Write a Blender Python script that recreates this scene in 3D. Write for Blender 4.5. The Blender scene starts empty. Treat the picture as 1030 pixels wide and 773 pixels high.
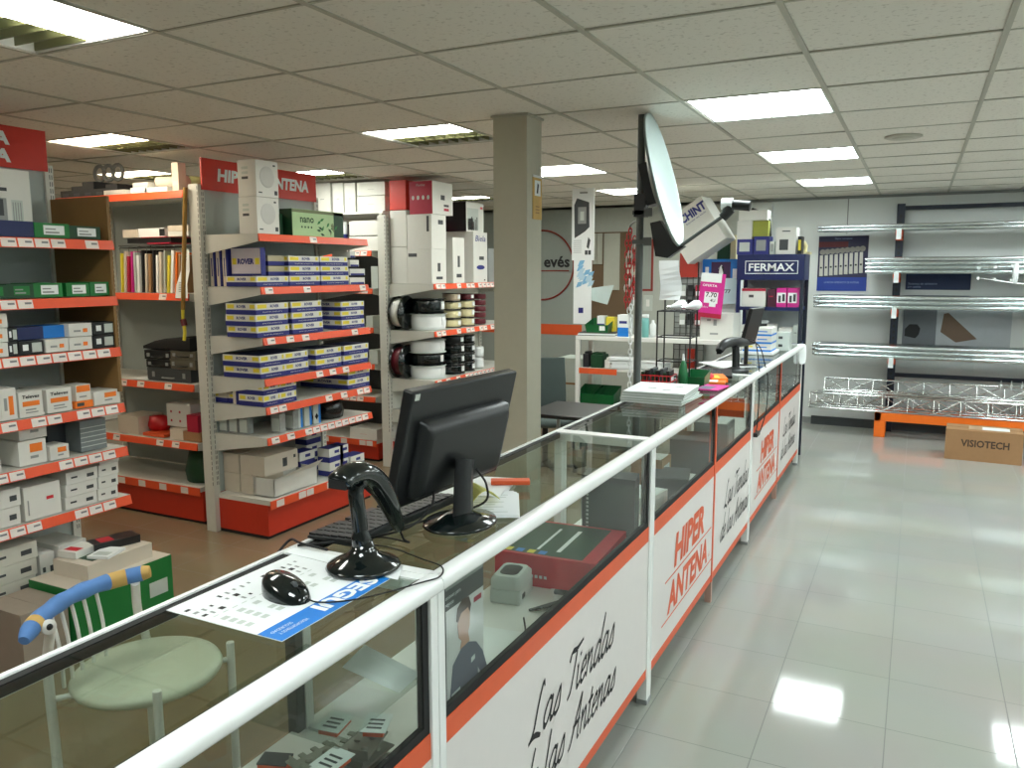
import bpy, math, random
from mathutils import Matrix, Vector
from math import pi, sin, cos, radians as rad
SC = bpy.context.scene
COL = SC.collection
random.seed(7)

# ---------------------------------------------------------------- camera
FPX, YAW, PITCH, ROLL, EYE = 812.135, .464298, .13913, -.002424, 1.63
_f = Vector((-sin(YAW)*cos(PITCH), cos(YAW)*cos(PITCH), -sin(PITCH)))
_r = Vector((cos(YAW), sin(YAW), 0)); _u = _r.cross(_f)
RT = _r*cos(ROLL) + _u*sin(ROLL); UP = -_r*sin(ROLL) + _u*cos(ROLL)
cd = bpy.data.cameras.new('camera'); cam = bpy.data.objects.new('camera', cd); COL.objects.link(cam)
cam.matrix_world = Matrix(((RT.x, UP.x, -_f.x, 0), (RT.y, UP.y, -_f.y, 0), (RT.z, UP.z, -_f.z, EYE), (0, 0, 0, 1)))
cd.sensor_width = 36; cd.lens = FPX*36/1030; cd.clip_start = .02
SC.camera = cam
def at(px, py, X=None, Y=None, Z=None):
    """the world point seen at a photo pixel on a known plane (measured positions)"""
    d = _f + RT*((px-515)/FPX) + UP*((386.5-py)/FPX)
    t = X/d.x if X is not None else Y/d.y if Y is not None else (Z-EYE)/d.z
    return Vector((d.x*t, d.y*t, d.z*t+EYE))
# ---------------------------------------------------------------- world, exposure
w = bpy.data.worlds.new('world'); SC.world = w; w.use_nodes = True
w.node_tree.nodes['Background'].inputs[0].default_value = (.02, .02, .02, 1)
vs = SC.view_settings
SC.display_settings.display_device = 'sRGB'
vs.view_transform = 'Standard'; vs.look = 'None'; vs.exposure = 0.0; vs.gamma = 1; vs.use_curve_mapping = False
SC.cycles.max_bounces = 12; SC.cycles.diffuse_bounces = 8; SC.cycles.glossy_bounces = 5; SC.cycles.transparent_max_bounces = 24
COOL, MID, WARM = (.90, 1, 1.0), (.98, 1, .92), (1, .86, .66)
LSTR = 22.5

# ---------------------------------------------------------------- materials
def lin(c): return tuple(((v/255+.055)/1.055)**2.4 if v/255 > .04045 else v/255/12.92 for v in c) + (1,)
def N(nt, t, **k):
    n = nt.nodes.new(t)
    for a, b in k.items(): setattr(n, a, b)
    return n
MATS = {}
def mat(key, rgb, rough=.6, metal=0, noise=.06, scale=25, bump=0, coat=0, spec=.5):
    if key in MATS: return MATS[key]
    m = bpy.data.materials.new(key); m.use_nodes = True; nt = m.node_tree; b = nt.nodes['Principled BSDF']
    b.inputs['Roughness'].default_value = rough; b.inputs['Metallic'].default_value = metal
    b.inputs['Specular IOR Level'].default_value = spec; b.inputs['Coat Weight'].default_value = coat
    tc = N(nt, 'ShaderNodeTexCoord'); nz = N(nt, 'ShaderNodeTexNoise'); nz.inputs['Scale'].default_value = scale; nz.inputs['Detail'].default_value = 4
    nt.links.new(tc.outputs['Object'], nz.inputs['Vector'])
    mx = N(nt, 'ShaderNodeMix', data_type='RGBA')
    c = lin(rgb); mx.inputs[6].default_value = tuple(v*(1-noise) for v in c[:3])+(1,); mx.inputs[7].default_value = tuple(min(1, v*(1+noise)) for v in c[:3])+(1,)
    nt.links.new(nz.outputs[0], mx.inputs[0]); nt.links.new(mx.outputs[2], b.inputs['Base Color'])
    if bump:
        bp = N(nt, 'ShaderNodeBump'); bp.inputs['Strength'].default_value = bump; bp.inputs['Distance'].default_value = .002
        nt.links.new(nz.outputs[0], bp.inputs['Height']); nt.links.new(bp.outputs[0], b.inputs['Normal'])
    MATS[key] = m; return m
def glass(key, tint, refl=1.45, rough=0.0):
    if key in MATS: return MATS[key]
    m = bpy.data.materials.new(key); m.use_nodes = True; nt = m.node_tree; nt.nodes.remove(nt.nodes['Principled BSDF'])
    tr = N(nt, 'ShaderNodeBsdfTransparent'); tr.inputs[0].default_value = tuple(tint)+(1,)
    gl = N(nt, 'ShaderNodeBsdfGlossy'); gl.inputs['Roughness'].default_value = rough
    fr = N(nt, 'ShaderNodeFresnel'); fr.inputs[0].default_value = refl
    mx = N(nt, 'ShaderNodeMixShader'); ge = N(nt, 'ShaderNodeNewGeometry'); ma = N(nt, 'ShaderNodeMath', operation='SUBTRACT'); ma.inputs[0].default_value = 1; mu = N(nt, 'ShaderNodeMath', operation='MULTIPLY')
    nt.links.new(ge.outputs['Backfacing'], ma.inputs[1]); nt.links.new(fr.outputs[0], mu.inputs[0]); nt.links.new(ma.outputs[0], mu.inputs[1])      # only the outer face of the pane mirrors
    nt.links.new(mu.outputs[0], mx.inputs[0]); nt.links.new(tr.outputs[0], mx.inputs[1]); nt.links.new(gl.outputs[0], mx.inputs[2])
    nt.links.new(mx.outputs[0], nt.nodes['Material Output'].inputs[0]); MATS[key] = m; return m
def emit(key, rgb, s):
    if key in MATS: return MATS[key]
    m = bpy.data.materials.new(key); m.use_nodes = True; b = m.node_tree.nodes['Principled BSDF']
    b.inputs['Base Color'].default_value = (.8, .8, .8, 1); b.inputs['Emission Color'].default_value = tuple(rgb)+(1,); b.inputs['Emission Strength'].default_value = s
    MATS[key] = m; return m
def tiles(key, rgb, grout, size, ox, oy, rough):
    m = bpy.data.materials.new(key); m.use_nodes = True; nt = m.node_tree; b = nt.nodes['Principled BSDF']
    tc = N(nt, 'ShaderNodeTexCoord'); mp = N(nt, 'ShaderNodeMapping'); mp.inputs['Location'].default_value = (-ox, -oy, 0)
    br = N(nt, 'ShaderNodeTexBrick'); br.offset = 0; br.squash = 1
    c = lin(rgb)
    br.inputs['Color1'].default_value = c; br.inputs['Color2'].default_value = tuple(v*.95 for v in c[:3])+(1,); br.inputs['Mortar'].default_value = lin(grout)
    br.inputs['Scale'].default_value = 1; br.inputs['Mortar Size'].default_value = .0022; br.inputs['Mortar Smooth'].default_value = .3
    br.inputs['Brick Width'].default_value = size; br.inputs['Row Height'].default_value = size
    nz = N(nt, 'ShaderNodeTexNoise'); nz.inputs['Scale'].default_value = 1.7; nz.inputs['Detail'].default_value = 5
    mx = N(nt, 'ShaderNodeMix', data_type='RGBA', blend_type='MULTIPLY'); mx.inputs[0].default_value = .18
    nt.links.new(tc.outputs['Object'], mp.inputs[0]); nt.links.new(mp.outputs[0], br.inputs[0]); nt.links.new(tc.outputs['Object'], nz.inputs[0])
    nt.links.new(br.outputs[0], mx.inputs[6]); nt.links.new(nz.outputs[1], mx.inputs[7]); nt.links.new(mx.outputs[2], b.inputs['Base Color'])
    b.inputs['Roughness'].default_value = rough
    ma = N(nt, 'ShaderNodeMapRange'); ma.inputs[1].default_value = 0; ma.inputs[2].default_value = 1; ma.inputs[3].default_value = rough; ma.inputs[4].default_value = .6
    nt.links.new(br.outputs[1], ma.inputs[0]); nt.links.new(ma.outputs[0], b.inputs['Roughness'])
    bp = N(nt, 'ShaderNodeBump'); bp.inputs['Strength'].default_value = .25; bp.inputs['Distance'].default_value = .002; bp.invert = True
    nt.links.new(br.outputs[1], bp.inputs['Height']); nt.links.new(bp.outputs[0], b.inputs['Normal'])
    MATS[key] = m; return m
def speckle(key, rgb, dark):
    m = bpy.data.materials.new(key); m.use_nodes = True; nt = m.node_tree; b = nt.nodes['Principled BSDF']
    tc = N(nt, 'ShaderNodeTexCoord'); nz = N(nt, 'ShaderNodeTexNoise'); nz.inputs['Scale'].default_value = 55; nz.inputs['Detail'].default_value = 3
    rp = N(nt, 'ShaderNodeValToRGB'); rp.color_ramp.elements[0].position = .30; rp.color_ramp.elements[0].color = lin(dark); rp.color_ramp.elements[1].position = .42; rp.color_ramp.elements[1].color = lin(rgb)
    nt.links.new(tc.outputs['Object'], nz.inputs[0]); nt.links.new(nz.outputs[0], rp.inputs[0]); nt.links.new(rp.outputs[0], b.inputs['Base Color'])
    b.inputs['Roughness'].default_value = .9; MATS[key] = m; return m

WHITE = mat('white_paint', (226, 226, 222), .35, noise=.02)
RAILW = mat('white_rail', (238, 240, 238), .22, noise=.01)
PANELW = mat('white_panel', (222, 217, 214), .4, noise=.02)
ORANGE = mat('orange_band', (222, 92, 48), .45)
REDSIGN = mat('red_print', (206, 48, 32), .45)
SHELFG = mat('grey_shelf_paint', (206, 206, 198), .4, noise=.03)
BACKG = mat('grey_back_panel', (164, 174, 172), .5, noise=.04)
STRIP = mat('orange_red_strip', (230, 84, 42), .4)
BASER = mat('red_base_paint', (196, 52, 30), .4)
TAG = mat('white_tag', (226, 218, 212), .5)
TAGINK = mat('tag_ink', (120, 120, 124), .6)
BROWN = mat('brown_board', (132, 100, 56), .6, noise=.15, scale=8)
BLACK = mat('black_plastic', (22, 24, 25), .38, noise=.1)
GLOSSB = mat('gloss_black_plastic', (12, 20, 20), .12, noise=.1, coat=.5)
MATB = mat('black_rubber', (16, 16, 17), .7)
INK = mat('black_ink', (30, 30, 34), .6)
CARTW = mat('white_carton', (216, 216, 210), .6, noise=.03)
CARTC = mat('cream_carton', (206, 196, 180), .65, noise=.04)
KRAFT = mat('brown_cardboard', (158, 120, 82), .75, noise=.08)
NAVY = mat('navy_print', (38, 44, 120), .5)
YEL = mat('yellow_print', (226, 208, 60), .5)
GREEN = mat('green_print', (18, 112, 48), .5)
DGREEN = mat('dark_green_print', (14, 62, 34), .5)
LGREEN = mat('pale_green_print', (150, 186, 118), .5)
ORP = mat('orange_print', (238, 124, 36), .5)
REDP = mat('bright_red', (198, 34, 48), .45)
CRIM = mat('crimson_print', (172, 28, 58), .45)
MAG = mat('magenta_print', (206, 40, 140), .5)
BLUE = mat('blue_print', (24, 120, 206), .45)
DBLUE = mat('dark_blue_paint', (22, 34, 84), .35)
RACKB = mat('dark_blue_rack_paint', (28, 36, 52), .45)
STEEL = mat('galvanised_steel', (206, 212, 212), .25, metal=1, noise=.12, scale=6)
DSTEEL = mat('dark_steel', (88, 92, 90), .4, metal=.2)
CHROME = mat('chrome', (210, 212, 210), .12, metal=1)
GREY = mat('mid_grey_plastic', (142, 146, 144), .45)
LGREY = mat('light_grey_plastic', (188, 196, 190), .4)
DGREY = mat('dark_grey_plastic', (62, 66, 68), .5)
PAPER = mat('paper_white', (232, 236, 236), .6, noise=.02)
PAPERY = mat('pale_yellow_paper', (226, 224, 132), .6)
SKIN = mat('printed_skin', (196, 150, 128), .6)
SHIRT = mat('printed_grey_shirt', (104, 106, 122), .6)
REDPL = mat('red_plastic', (196, 30, 36), .35)
GREENPL = mat('green_plastic', (14, 96, 50), .35)
WALLM = mat('wall_paint', (222, 226, 224), .7, noise=.03, scale=3)
WALLG = mat('grey_green_wall_paint', (148, 156, 150), .7, noise=.03)
COLM = mat('column_paint', (188, 184, 166), .7, noise=.04, bump=.2)
SEATM = mat('pale_green_vinyl', (206, 208, 190), .35, noise=.04)
CUSHB = mat('blue_cloth', (88, 134, 196), .7, noise=.25, scale=14)
CUSHY = mat('yellow_cloth', (206, 168, 96), .7, noise=.2, scale=14)
CREAM = mat('cream_plastic', (214, 204, 160), .45)
MAROON = mat('maroon_plastic', (94, 22, 34), .4)
GTOP = glass('counter_glass_top', (.88, .92, .89), 1.5)
GFRONT = glass('counter_glass_front', (.86, .89, .87), 1.4)
FILM = glass('clear_film', (.93, .95, .95), 1.35, .12)
CEILT = speckle('ceiling_tile', (228, 224, 214), (200, 195, 184))
GRIDM = mat('ceiling_grid_paint', (178, 176, 162), .5)
VOID = mat('dark_void', (30, 28, 24), .9)
LOUV = mat('olive_louvre', (128, 128, 92), .35, metal=.3)
FLR = tiles('grey_floor_tile', (163, 164, 157), (112, 114, 110), .4, -.4123, 4.209, .07)
FLB = tiles('brown_floor_tile', (146, 130, 104), (108, 94, 78), .4, -.4123, 4.209, .14)

# ---------------------------------------------------------------- mesh builder
TXT = {}
def text_data(s, bold, shear):
    k = (s, bold, shear)
    if k not in TXT:
        c = bpy.data.curves.new('t', 'FONT'); c.body = s; c.size = 1; c.offset = bold; c.shear = shear; c.resolution_u = 2
        o = bpy.data.objects.new('t', c); me = bpy.data.meshes.new_from_object(o)
        v = [tuple(p.co[:2]) for p in me.vertices]; f = [tuple(p.vertices) for p in me.polygons]
        bpy.data.objects.remove(o); bpy.data.meshes.remove(me); bpy.data.curves.remove(c)
        xs = [p[0] for p in v]; ys = [p[1] for p in v]; TXT[k] = (v, f, min(xs), max(xs), min(ys), max(ys))
    return TXT[k]
def frame(o, x, y):
    x = Vector(x).normalized(); z = x.cross(Vector(y)).normalized(); y = z.cross(x); o = Vector(o)
    return Matrix(((x.x, y.x, z.x, o.x), (x.y, y.y, z.y, o.y), (x.z, y.z, z.z, o.z), (0, 0, 0, 1)))
class MB:
    def __init__(s): s.v = []; s.f = []; s.m = []; s.s = []; s.T = Matrix.Identity(4)
    def add(s, vs_, fs, m=0, smooth=False):
        n = len(s.v); s.v += [tuple(s.T @ Vector(p)) for p in vs_]
        for f in fs: s.f.append(tuple(i+n for i in f)); s.m.append(m); s.s.append(smooth)
        return s
    def box(s, x0, y0, z0, x1, y1, z1, m=0):
        return s.add([(x0,y0,z0),(x1,y0,z0),(x1,y1,z0),(x0,y1,z0),(x0,y0,z1),(x1,y0,z1),(x1,y1,z1),(x0,y1,z1)],
              [(0,3,2,1),(4,5,6,7),(0,1,5,4),(1,2,6,5),(2,3,7,6),(3,0,4,7)], m)
    def quad(s, a, b, c, d, m=0): return s.add([a, b, c, d], [(0,1,2,3)], m)
    def ring(s, rings, m=0, cap=True, smooth=True, closed=False):
        n = len(rings[0]); k = len(rings); vs_ = [p for r in rings for p in r]; fs = []
        for i in range(k if closed else k-1):
            j = (i+1) % k
            for q in range(n): fs.append((i*n+q, i*n+(q+1)%n, j*n+(q+1)%n, j*n+q))
        s.add(vs_, fs, m, smooth)
        if cap and not closed:
            s.add(rings[0], [tuple(range(n))[::-1]], m); s.add(rings[-1], [tuple(range(n))], m)
        return s
    def tube(s, pts, r, m=0, n=10, flat=1.0, cap=True, closed=False, up=None):
        pts = [Vector(p) for p in pts]; rs = r if isinstance(r, (list, tuple)) else [r]*len(pts); fl = flat if isinstance(flat, (list, tuple)) else [flat]*len(pts)
        rings = []; prev = None
        for i, p in enumerate(pts):
            if closed: t = pts[(i+1) % len(pts)] - pts[i-1]
            else: t = pts[min(i+1, len(pts)-1)] - pts[max(i-1, 0)]
            t.normalize()
            if prev is None:
                a = Vector(up) if up else (Vector((0,0,1)) if abs(t.z) < .9 else Vector((1,0,0)))
            else: a = prev
            a = (a - t*a.dot(t)).normalized(); prev = a; b = t.cross(a)
            rings.append([tuple(p + a*cos(2*pi*q/n)*rs[i] + b*sin(2*pi*q/n)*rs[i]*fl[i]) for q in range(n)])
        return s.ring(rings, m, cap, True, closed)
    def lathe(s, prof, c=(0,0,0), n=24, m=0, sx=1, sy=1):
        return s.ring([[(c[0]+r*sx*cos(2*pi*q/n), c[1]+r*sy*sin(2*pi*q/n), c[2]+z) for q in range(n)] for r, z in prof], m)
    def prism(s, poly, h, M=None, m=0):
        old = s.T
        if M is not None: s.T = old @ M
        n = len(poly); s.add([(x, y, 0) for x, y in poly]+[(x, y, h) for x, y in poly], [tuple(range(n))[::-1], tuple(range(n, 2*n))]+[(i, (i+1)%n, n+(i+1)%n, n+i) for i in range(n)], m); s.T = old; return s
    def text(s, t, h, M, m=0, bold=.0, shear=0, align='c', wid=None):
        v, f, x0, x1, y0, y1 = text_data(t, bold, shear); k = h/.7; kx = k if wid is None else wid/(x1-x0)
        ax = (x0+x1)/2 if align == 'c' else x0 if align == 'l' else x1
        old = s.T; s.T = old @ M; s.add([((x-ax)*kx, y*k, 0) for x, y in v], f, m); s.T = old; return s
    def build(s, name, mats, parent=None, bevel=0):
        me = bpy.data.meshes.new(name); me.from_pydata(s.v, [], s.f)
        mats = mats if isinstance(mats, (list, tuple)) else [mats]
        for q in mats: me.materials.append(q)
        me.polygons.foreach_set('material_index', s.m); me.polygons.foreach_set('use_smooth', s.s); me.update()
        o = bpy.data.objects.new(name, me); COL.objects.link(o)
        if parent: o.parent = parent
        if bevel:
            b = o.modifiers.new('bevel', 'BEVEL'); b.width = bevel; b.segments = 2; b.limit_method = 'ANGLE'
        return o
def tag(o, label, cat, group=None):
    o['label'] = label; o['category'] = cat
    if group: o['group'] = group
    return o
def thing(name, label, cat, loc=(0,0,0), rz=0, group=None):
    o = bpy.data.objects.new(name, None); COL.objects.link(o); o.empty_display_size = .05
    o.location = loc; o.rotation_euler = (0, 0, rz); return tag(o, label, cat, group)
def solo(name, mb, mats, label, cat, group=None, loc=(0,0,0), rz=0, bevel=0):
    o = mb.build(name, mats, None, bevel); o.location = loc; o.rotation_euler = (0, 0, rz); return tag(o, label, cat, group)
def struct(name, mb, mats, parent=None, bevel=0):
    o = mb.build(name, mats, parent, bevel); 
    if not parent: o['kind'] = 'structure'
    return o
def dup(root, loc, rz=None, label=None, group=None):
    r = root.copy(); COL.objects.link(r); r.location = loc
    if rz is not None: r.rotation_euler = (0, 0, rz)
    if label: r['label'] = label
    if group: r['group'] = group
    for ch in list(root.children):
        c = ch.copy(); COL.objects.link(c); c.parent = r
        for g in ch.children:
            d = g.copy(); COL.objects.link(d); d.parent = c
    return r
ORD = ['first', 'second', 'third', 'fourth', 'fifth', 'sixth', 'seventh', 'eighth', 'ninth', 'tenth', 'eleventh', 'twelfth']
def level(k, n):
    if n == 1: return ''
    if k == n-1: return 'top'
    if k == 0: return 'bottom'
    if n == 3: return 'middle'
    return ORD[k]+' from bottom'
def smooth_path(pts, sub=6, closed=False):
    P = [Vector(p) for p in pts]; out = []; n = len(P)
    rng = range(n if closed else n-1)
    for i in rng:
        p0 = P[(i-1) % n] if closed or i > 0 else P[0]; p1 = P[i]; p2 = P[(i+1) % n]; p3 = P[(i+2) % n] if closed or i+2 < n else P[-1]
        for k in range(sub):
            t = k/sub; out.append(.5*((2*p1)+(-p0+p2)*t+(2*p0-5*p1+4*p2-p3)*t*t+(-p0+3*p1-3*p2+p3)*t**3))
    if not closed: out.append(P[-1])
    return out

# ---------------------------------------------------------------- the room
CZ = 2.383; RX = (-8.0, 4.0); RY = (-4.0, 9.08)
CX0, CY0, TL = -.4, 3.104, .6018
struct('floor', MB().quad((-1.22, RY[0], 0), (RX[1], RY[0], 0), (RX[1], RY[1], 0), (-1.22, RY[1], 0), 0)
       .quad((RX[0], RY[0], 0), (-1.22, RY[0], 0), (-1.22, RY[1], 0), (RX[0], RY[1], 0), 1), [FLR, FLB])
# lights: (column, row, which part is lit, colour)
LIGHTS = [(-1, 1, 'all', 0), (-1, 4, 'all', 0), (-1, 7, 'all', 0), (-1, -5, 'all', 0), (2, 1, 'all', 0), (2, 4, 'all', 0), (2, 7, 'all', 0), (2, -2, 'all', 0),  # negative rows here are unseen, kept for the light they give
          (5, 1, 'all', 0), (5, 4, 'all', 0), (5, 7, 'all', 0), (5, -2, 'all', 0), (2, -5, 'all', 0), (-4, 1, 'near', 1), (-4, 4, 'all', 1), (-4, 7, 'all', 1), (-4, -3, 'right', 1), (-4, -6, 'all', 1), (-7, 0, 'near', 2), (-7, 3, 'near', 1), (-7, 7, 'near', 1), (-7, -3, 'near', 2), (-9, 2, 'near', 2), (-10, -1, 'near', 2), (-10, 5, 'near', 2)]  # column five and rearmost of column two are unseen, added to brighten counter fronts
LC = {(a, b) for a, b, _, _ in LIGHTS}
m = MB()
c0 = math.floor((RX[0]-CX0)/.6); c1 = math.ceil((RX[1]-CX0)/.6); r0 = math.floor((RY[0]-CY0)/TL); r1 = math.ceil((RY[1]-CY0)/TL)
for i in range(c0, c1):
    for j in range(r0, r1):
        if (i, j) in LC: continue
        x0 = max(RX[0], CX0+.6*i+.008); x1 = min(RX[1], CX0+.6*i+.592); y0 = max(RY[0], CY0+TL*j+.0066); y1 = min(RY[1], CY0+TL*(j+1)-.0066)
        if x1 <= x0 or y1 <= y0: continue
        z = [CZ+random.uniform(-.001, .004) for _ in range(4)]
        m.quad((x0, y0, z[0]), (x0, y1, z[1]), (x1, y1, z[2]), (x1, y0, z[3]), 0)
m.quad((RX[0], RY[0], CZ+.12), (RX[0], RY[1], CZ+.12), (RX[1], RY[1], CZ+.12), (RX[1], RY[0], CZ+.12), 1)
struct('ceiling', m, [CEILT, VOID])
m = MB()
for i in range(c0+1, c1):
    x = CX0+.6*i; m.box(x-.0095, RY[0], CZ-.004, x+.0095, RY[1], CZ+.03)
for j in range(r0+1, r1):
    y = CY0+TL*j; m.box(RX[0], y-.006, CZ-.0025, RX[1], y+.006, CZ+.03)
struct('trim_1', m, GRIDM)
m = MB().box(RX[0], RY[1], 0, RX[1], RY[1]+.1, CZ+.12)
struct('wall_back', m, WALLM)
struct('wall_left', MB().box(RX[0]-.1, RY[0], 0, RX[0], RY[1], CZ+.12), WALLM)
struct('wall_right', MB().box(RX[1], RY[0], 0, RX[1]+.1, RY[1], CZ+.12), WALLM)
struct('wall_front', MB().box(RX[0], RY[0]-.1, 0, RX[1], RY[0], CZ+.12), WALLM)
# grey painted bay of the back wall with its orange stripe, pilaster and panel joint
struct('trim_2', MB().box(-6.5, RY[1]-.012, 0, -3.6, RY[1], CZ, 0).box(-6.5, RY[1]-.016, .86, -3.6, RY[1]-.012, .985, 1), [WALLG, ORANGE])
struct('trim_5', MB().box(-3.6, RY[1]-.012, 0, -1.72, RY[1], CZ), mat('shaded_bay_paint', (172, 176, 168), .7))  # same back wall, its shade here put into a greyer paint colour
struct('trim_3', MB().box(-1.72, RY[1]-.10, 0, -1.44, RY[1], CZ-.06), WALLM)
struct('trim_4', MB().box(-.70, RY[1]-.006, 2.0, -.69, RY[1], CZ).box(RX[0], RY[1]-.012, CZ-.03, RX[1], RY[1], CZ-.004), GREY)
struct('baseboard_back', MB().box(-3.6, RY[1]-.012, 0, RX[1], RY[1], .07), GREY)

# square column
q = thing('column', 'square beige painted column standing behind the glass counters', 'column', (-1.83, 3.71, 0))
q.name = 'pillar'
MB().box(-.087, -.085, 0, .099, .085, CZ).build('shaft', COLM, q, .004)
MB().box(-.095, -.093, CZ-.012, .107, .093, CZ-.002).build('ceiling_collar', GRIDM, q)
# fire-extinguisher style notice on its right side
a = at(534, 177, X=-1.727); b = at(544.5, 222, X=-1.727)
m = MB(); X = -1.7305; y0, y1, z0, z1 = 3.685, 3.788, 1.885, 2.10
m.box(X, y0, z0, X+.004, y1, z1, 0).box(X+.0041, y0+.018, 2.0, X+.0046, y1-.018, 2.075, 1)
m.prism([(-.012, -.024), (.004, -.026), (.014, .018), (-.002, .026)], .0004, frame((X+.0047, (y0+y1)/2, 2.037), (0,1,0), (0,0,1)), 2)
for zz in (1.915, 1.93, 1.945): m.box(X+.0041, y0+.03, zz, X+.0046, y1-.03, zz+.005, 3)
m.box(X, y0, z1-.012, X+.0046, y1, z1, 1)
solo('notice_sign', m, [CUSHY, PAPER, INK, KRAFT], 'small yellow notice with a black symbol on the beige column', 'sign')

# ceiling lights
def light(i, j, lit, c):
    col = (COOL, MID, WARM)[c]; cn = ('cool', 'neutral', 'warm')[c]
    x, y = CX0+.6*i+.3, CY0+TL*(j+.5); t = LBL.get((i, j), 'unseen square fluorescent ceiling light, some of these added for brightness')
    o = thing('ceiling_light', t, 'ceiling light', (x, y, CZ), 0, 'square ceiling lights' if (i, j) in LBL else 'ceiling lights outside the picture')
    f = MB(); h = .292
    f.box(-h, -h, .0, -h+.012, h, .07).box(h-.012, -h, .0, h, h, .07).box(-h, -h, .0, h, -h+.012, .07).box(-h, h-.012, .0, h, h, .07).box(-h, -h, .07, h, h, .075)
    f.build('housing', WHITE, o)
    E = emit('lit_'+cn, col, LSTR*(1 if lit == 'all' else 1.3)*(1, .8, .7)[c]); g = h-.014
    d = MB()
    if lit == 'all': d.box(-g, -g, .006, g, g, .010)
    elif lit == 'near': d.box(-g, -g, .006, g, -.01, .010)
    else: d.box(.0, -g, .006, g, g, .010)
    d.build('diffuser', E, o)
    if lit == 'all':
        l = MB()
        for k in (-.14, 0, .14): l.box(k-.002, -g, .0, k+.002, g, .005).box(-g, k-.002, .0, g, k+.002, .005)
        l.build('louvre', WHITE, o)
    else:
        l = MB()
        if lit == 'near':
            l.box(-g, 0, .045, g, g, .05)
            for k in range(9): l.box(-g+k*.069, 0, .004, -g+k*.069+.004, g, .045)
            l.box(-g, .13, .004, g, .134, .045)
        else:
            l.box(-g, -g, .045, -.01, g, .05)
            for k in range(9): l.box(-g, -g+k*.069, .004, -.01, -g+k*.069+.004, .045)
        l.build('louvre', LOUV, o)
LBL = {(-1, 1): 'large fully lit square light, nearest on the right of the dish', (-1, 4): 'lit square light in the middle of the right-hand row', (-1, 7): 'lit square light at the far end of the right-hand row',
       (-4, 1): 'half-lit square light above and left of the column', (-4, 4): 'lit square light just right of the column top', (-4, 7): 'farthest lit square light seen beside the steel mast',
       (-4, -3): 'half-lit square light cut off by the top left corner of the picture', (-7, 0): 'warm square light above the left-hand shelving', (-7, 3): 'lit square light behind the red sign of the middle shelving',
       (-7, 7): 'faint far light seen between the stacked boxes and the column', (-9, 2): 'warm light far back above the magazine shelf'}
for a_ in LIGHTS: light(*a_)
q = solo('ceiling_vent', MB().lathe([(.10, 0), (.10, -.006), (.085, -.012), (.06, -.008), (.058, -.014), (.02, -.014), (.0, -.012)], n=28), GRIDM, 'round flat vent set in the ceiling tiles at the right', 'vent', loc=(-.13, 5.23, CZ))

# ---------------------------------------------------------------- glass counters
FX, BX, TOP = -.83, -1.212, 1.02
GLY = {'a': ([[(.75,.85),(.45,1),(.1,.6),(.1,.15),(.35,0),(.65,.35),(.8,1)],[(.8,1),(.75,.2),(.95,.02),(1.15,.2)]],1.05),
 's': ([[(0,.1),(.5,.98),(.62,.55),(.6,.15),(.3,0),(.1,.12)]],.85), 'L': ([[(.8,1.8),(.6,2.0),(.35,1.2),(.2,.35),(-.15,0)],[(-.15,.05),(.35,.12),(1.0,-.12)]],1.15),
 'T': ([[(-.15,1.55),(.05,1.9),(.6,1.85),(1.3,2.0)],[(.65,1.9),(.55,1.0),(.4,.2),(.1,-.05)]],1.0), 'i': ([[(0,.9),(.07,.98),(.1,.2),(.28,0),(.45,.2)],[(.16,1.35),(.26,1.46)]],.45),
 'e': ([[(.1,.45),(.6,.65),(.52,1),(.2,.8),(.1,.3),(.35,0),(.75,.25)]],.8), 'n': ([[(0,.9),(.1,1),(.08,0)],[(.1,.5),(.45,1),(.6,.8),(.6,.15),(.75,0),(.92,.2)]],.95),
 'd': ([[(.75,.85),(.45,1),(.1,.6),(.1,.15),(.35,0),(.68,.35)],[(1.0,2.1),(.8,1),(.72,.2),(.9,0),(1.1,.2)]],1.05), 'l': ([[(.2,2.05),(.1,1),(.05,.2),(.22,0),(.4,.2)]],.45),
 't': ([[(.25,1.6),(.15,.6),(.15,.15),(.33,0),(.55,.2)],[(-.08,1.02),(.5,1.12)]],.55), 'A': ([[(-.15,-.1),(.1,.1),(.5,1.2),(.9,2)],[(.9,2),(.85,.9),(.9,.1),(1.1,0)],[(.2,.75),(.98,.85)]],1.2), ' ': ([], .65)}
def brush(mb, s, u, M, shear=.35, pen=.15, m=0):
    """hand-brushed script lettering, nib held at an angle"""
    x = 0; old = mb.T; mb.T = old @ M; z = 0
    for ch in s:
        st, adv = GLY[ch]
        for line in st:
            P = smooth_path([((x+a+shear*b), b, 0) for a, b in line], 5); k = len(P); V = []
            z += .00002
            for i, p in enumerate(P):
                wd = pen*(.55+.45*sin(pi*min(1, (i+.6)/k)))
                nx, ny = .45*wd, .80*wd
                V += [((p.x-nx)*u, (p.y-ny)*u, z), ((p.x+nx)*u, (p.y+ny)*u, z)]
            mb.add(V, [(2*i, 2*i+1, 2*i+3, 2*i+2) for i in range(k-1)], m)
            V2 = []
            for i, p in enumerate(P):                       # a thinner cross nib keeps diagonal strokes from vanishing
                wd = pen*.34; V2 += [((p.x-wd)*u, (p.y+wd)*u, z+.00001), ((p.x+wd)*u, (p.y-wd)*u, z+.00001)]
            mb.add(V2, [(2*i, 2*i+1, 2*i+3, 2*i+2) for i in range(k-1)], m)
        x += adv
    mb.T = old; return x*u
def tiendas(parent, yc):
    m = MB(); X = FX-.0012
    brush(m, 'Las Tiendas', .0655, frame((X, yc-.335, .413), (0,1,0), (0,0,1)))
    brush(m, 'de las Antenas', .0625, frame((X, yc-.41, .252), (0,1,0), (0,0,1)))
    m.build('lettering', INK, parent)
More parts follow.
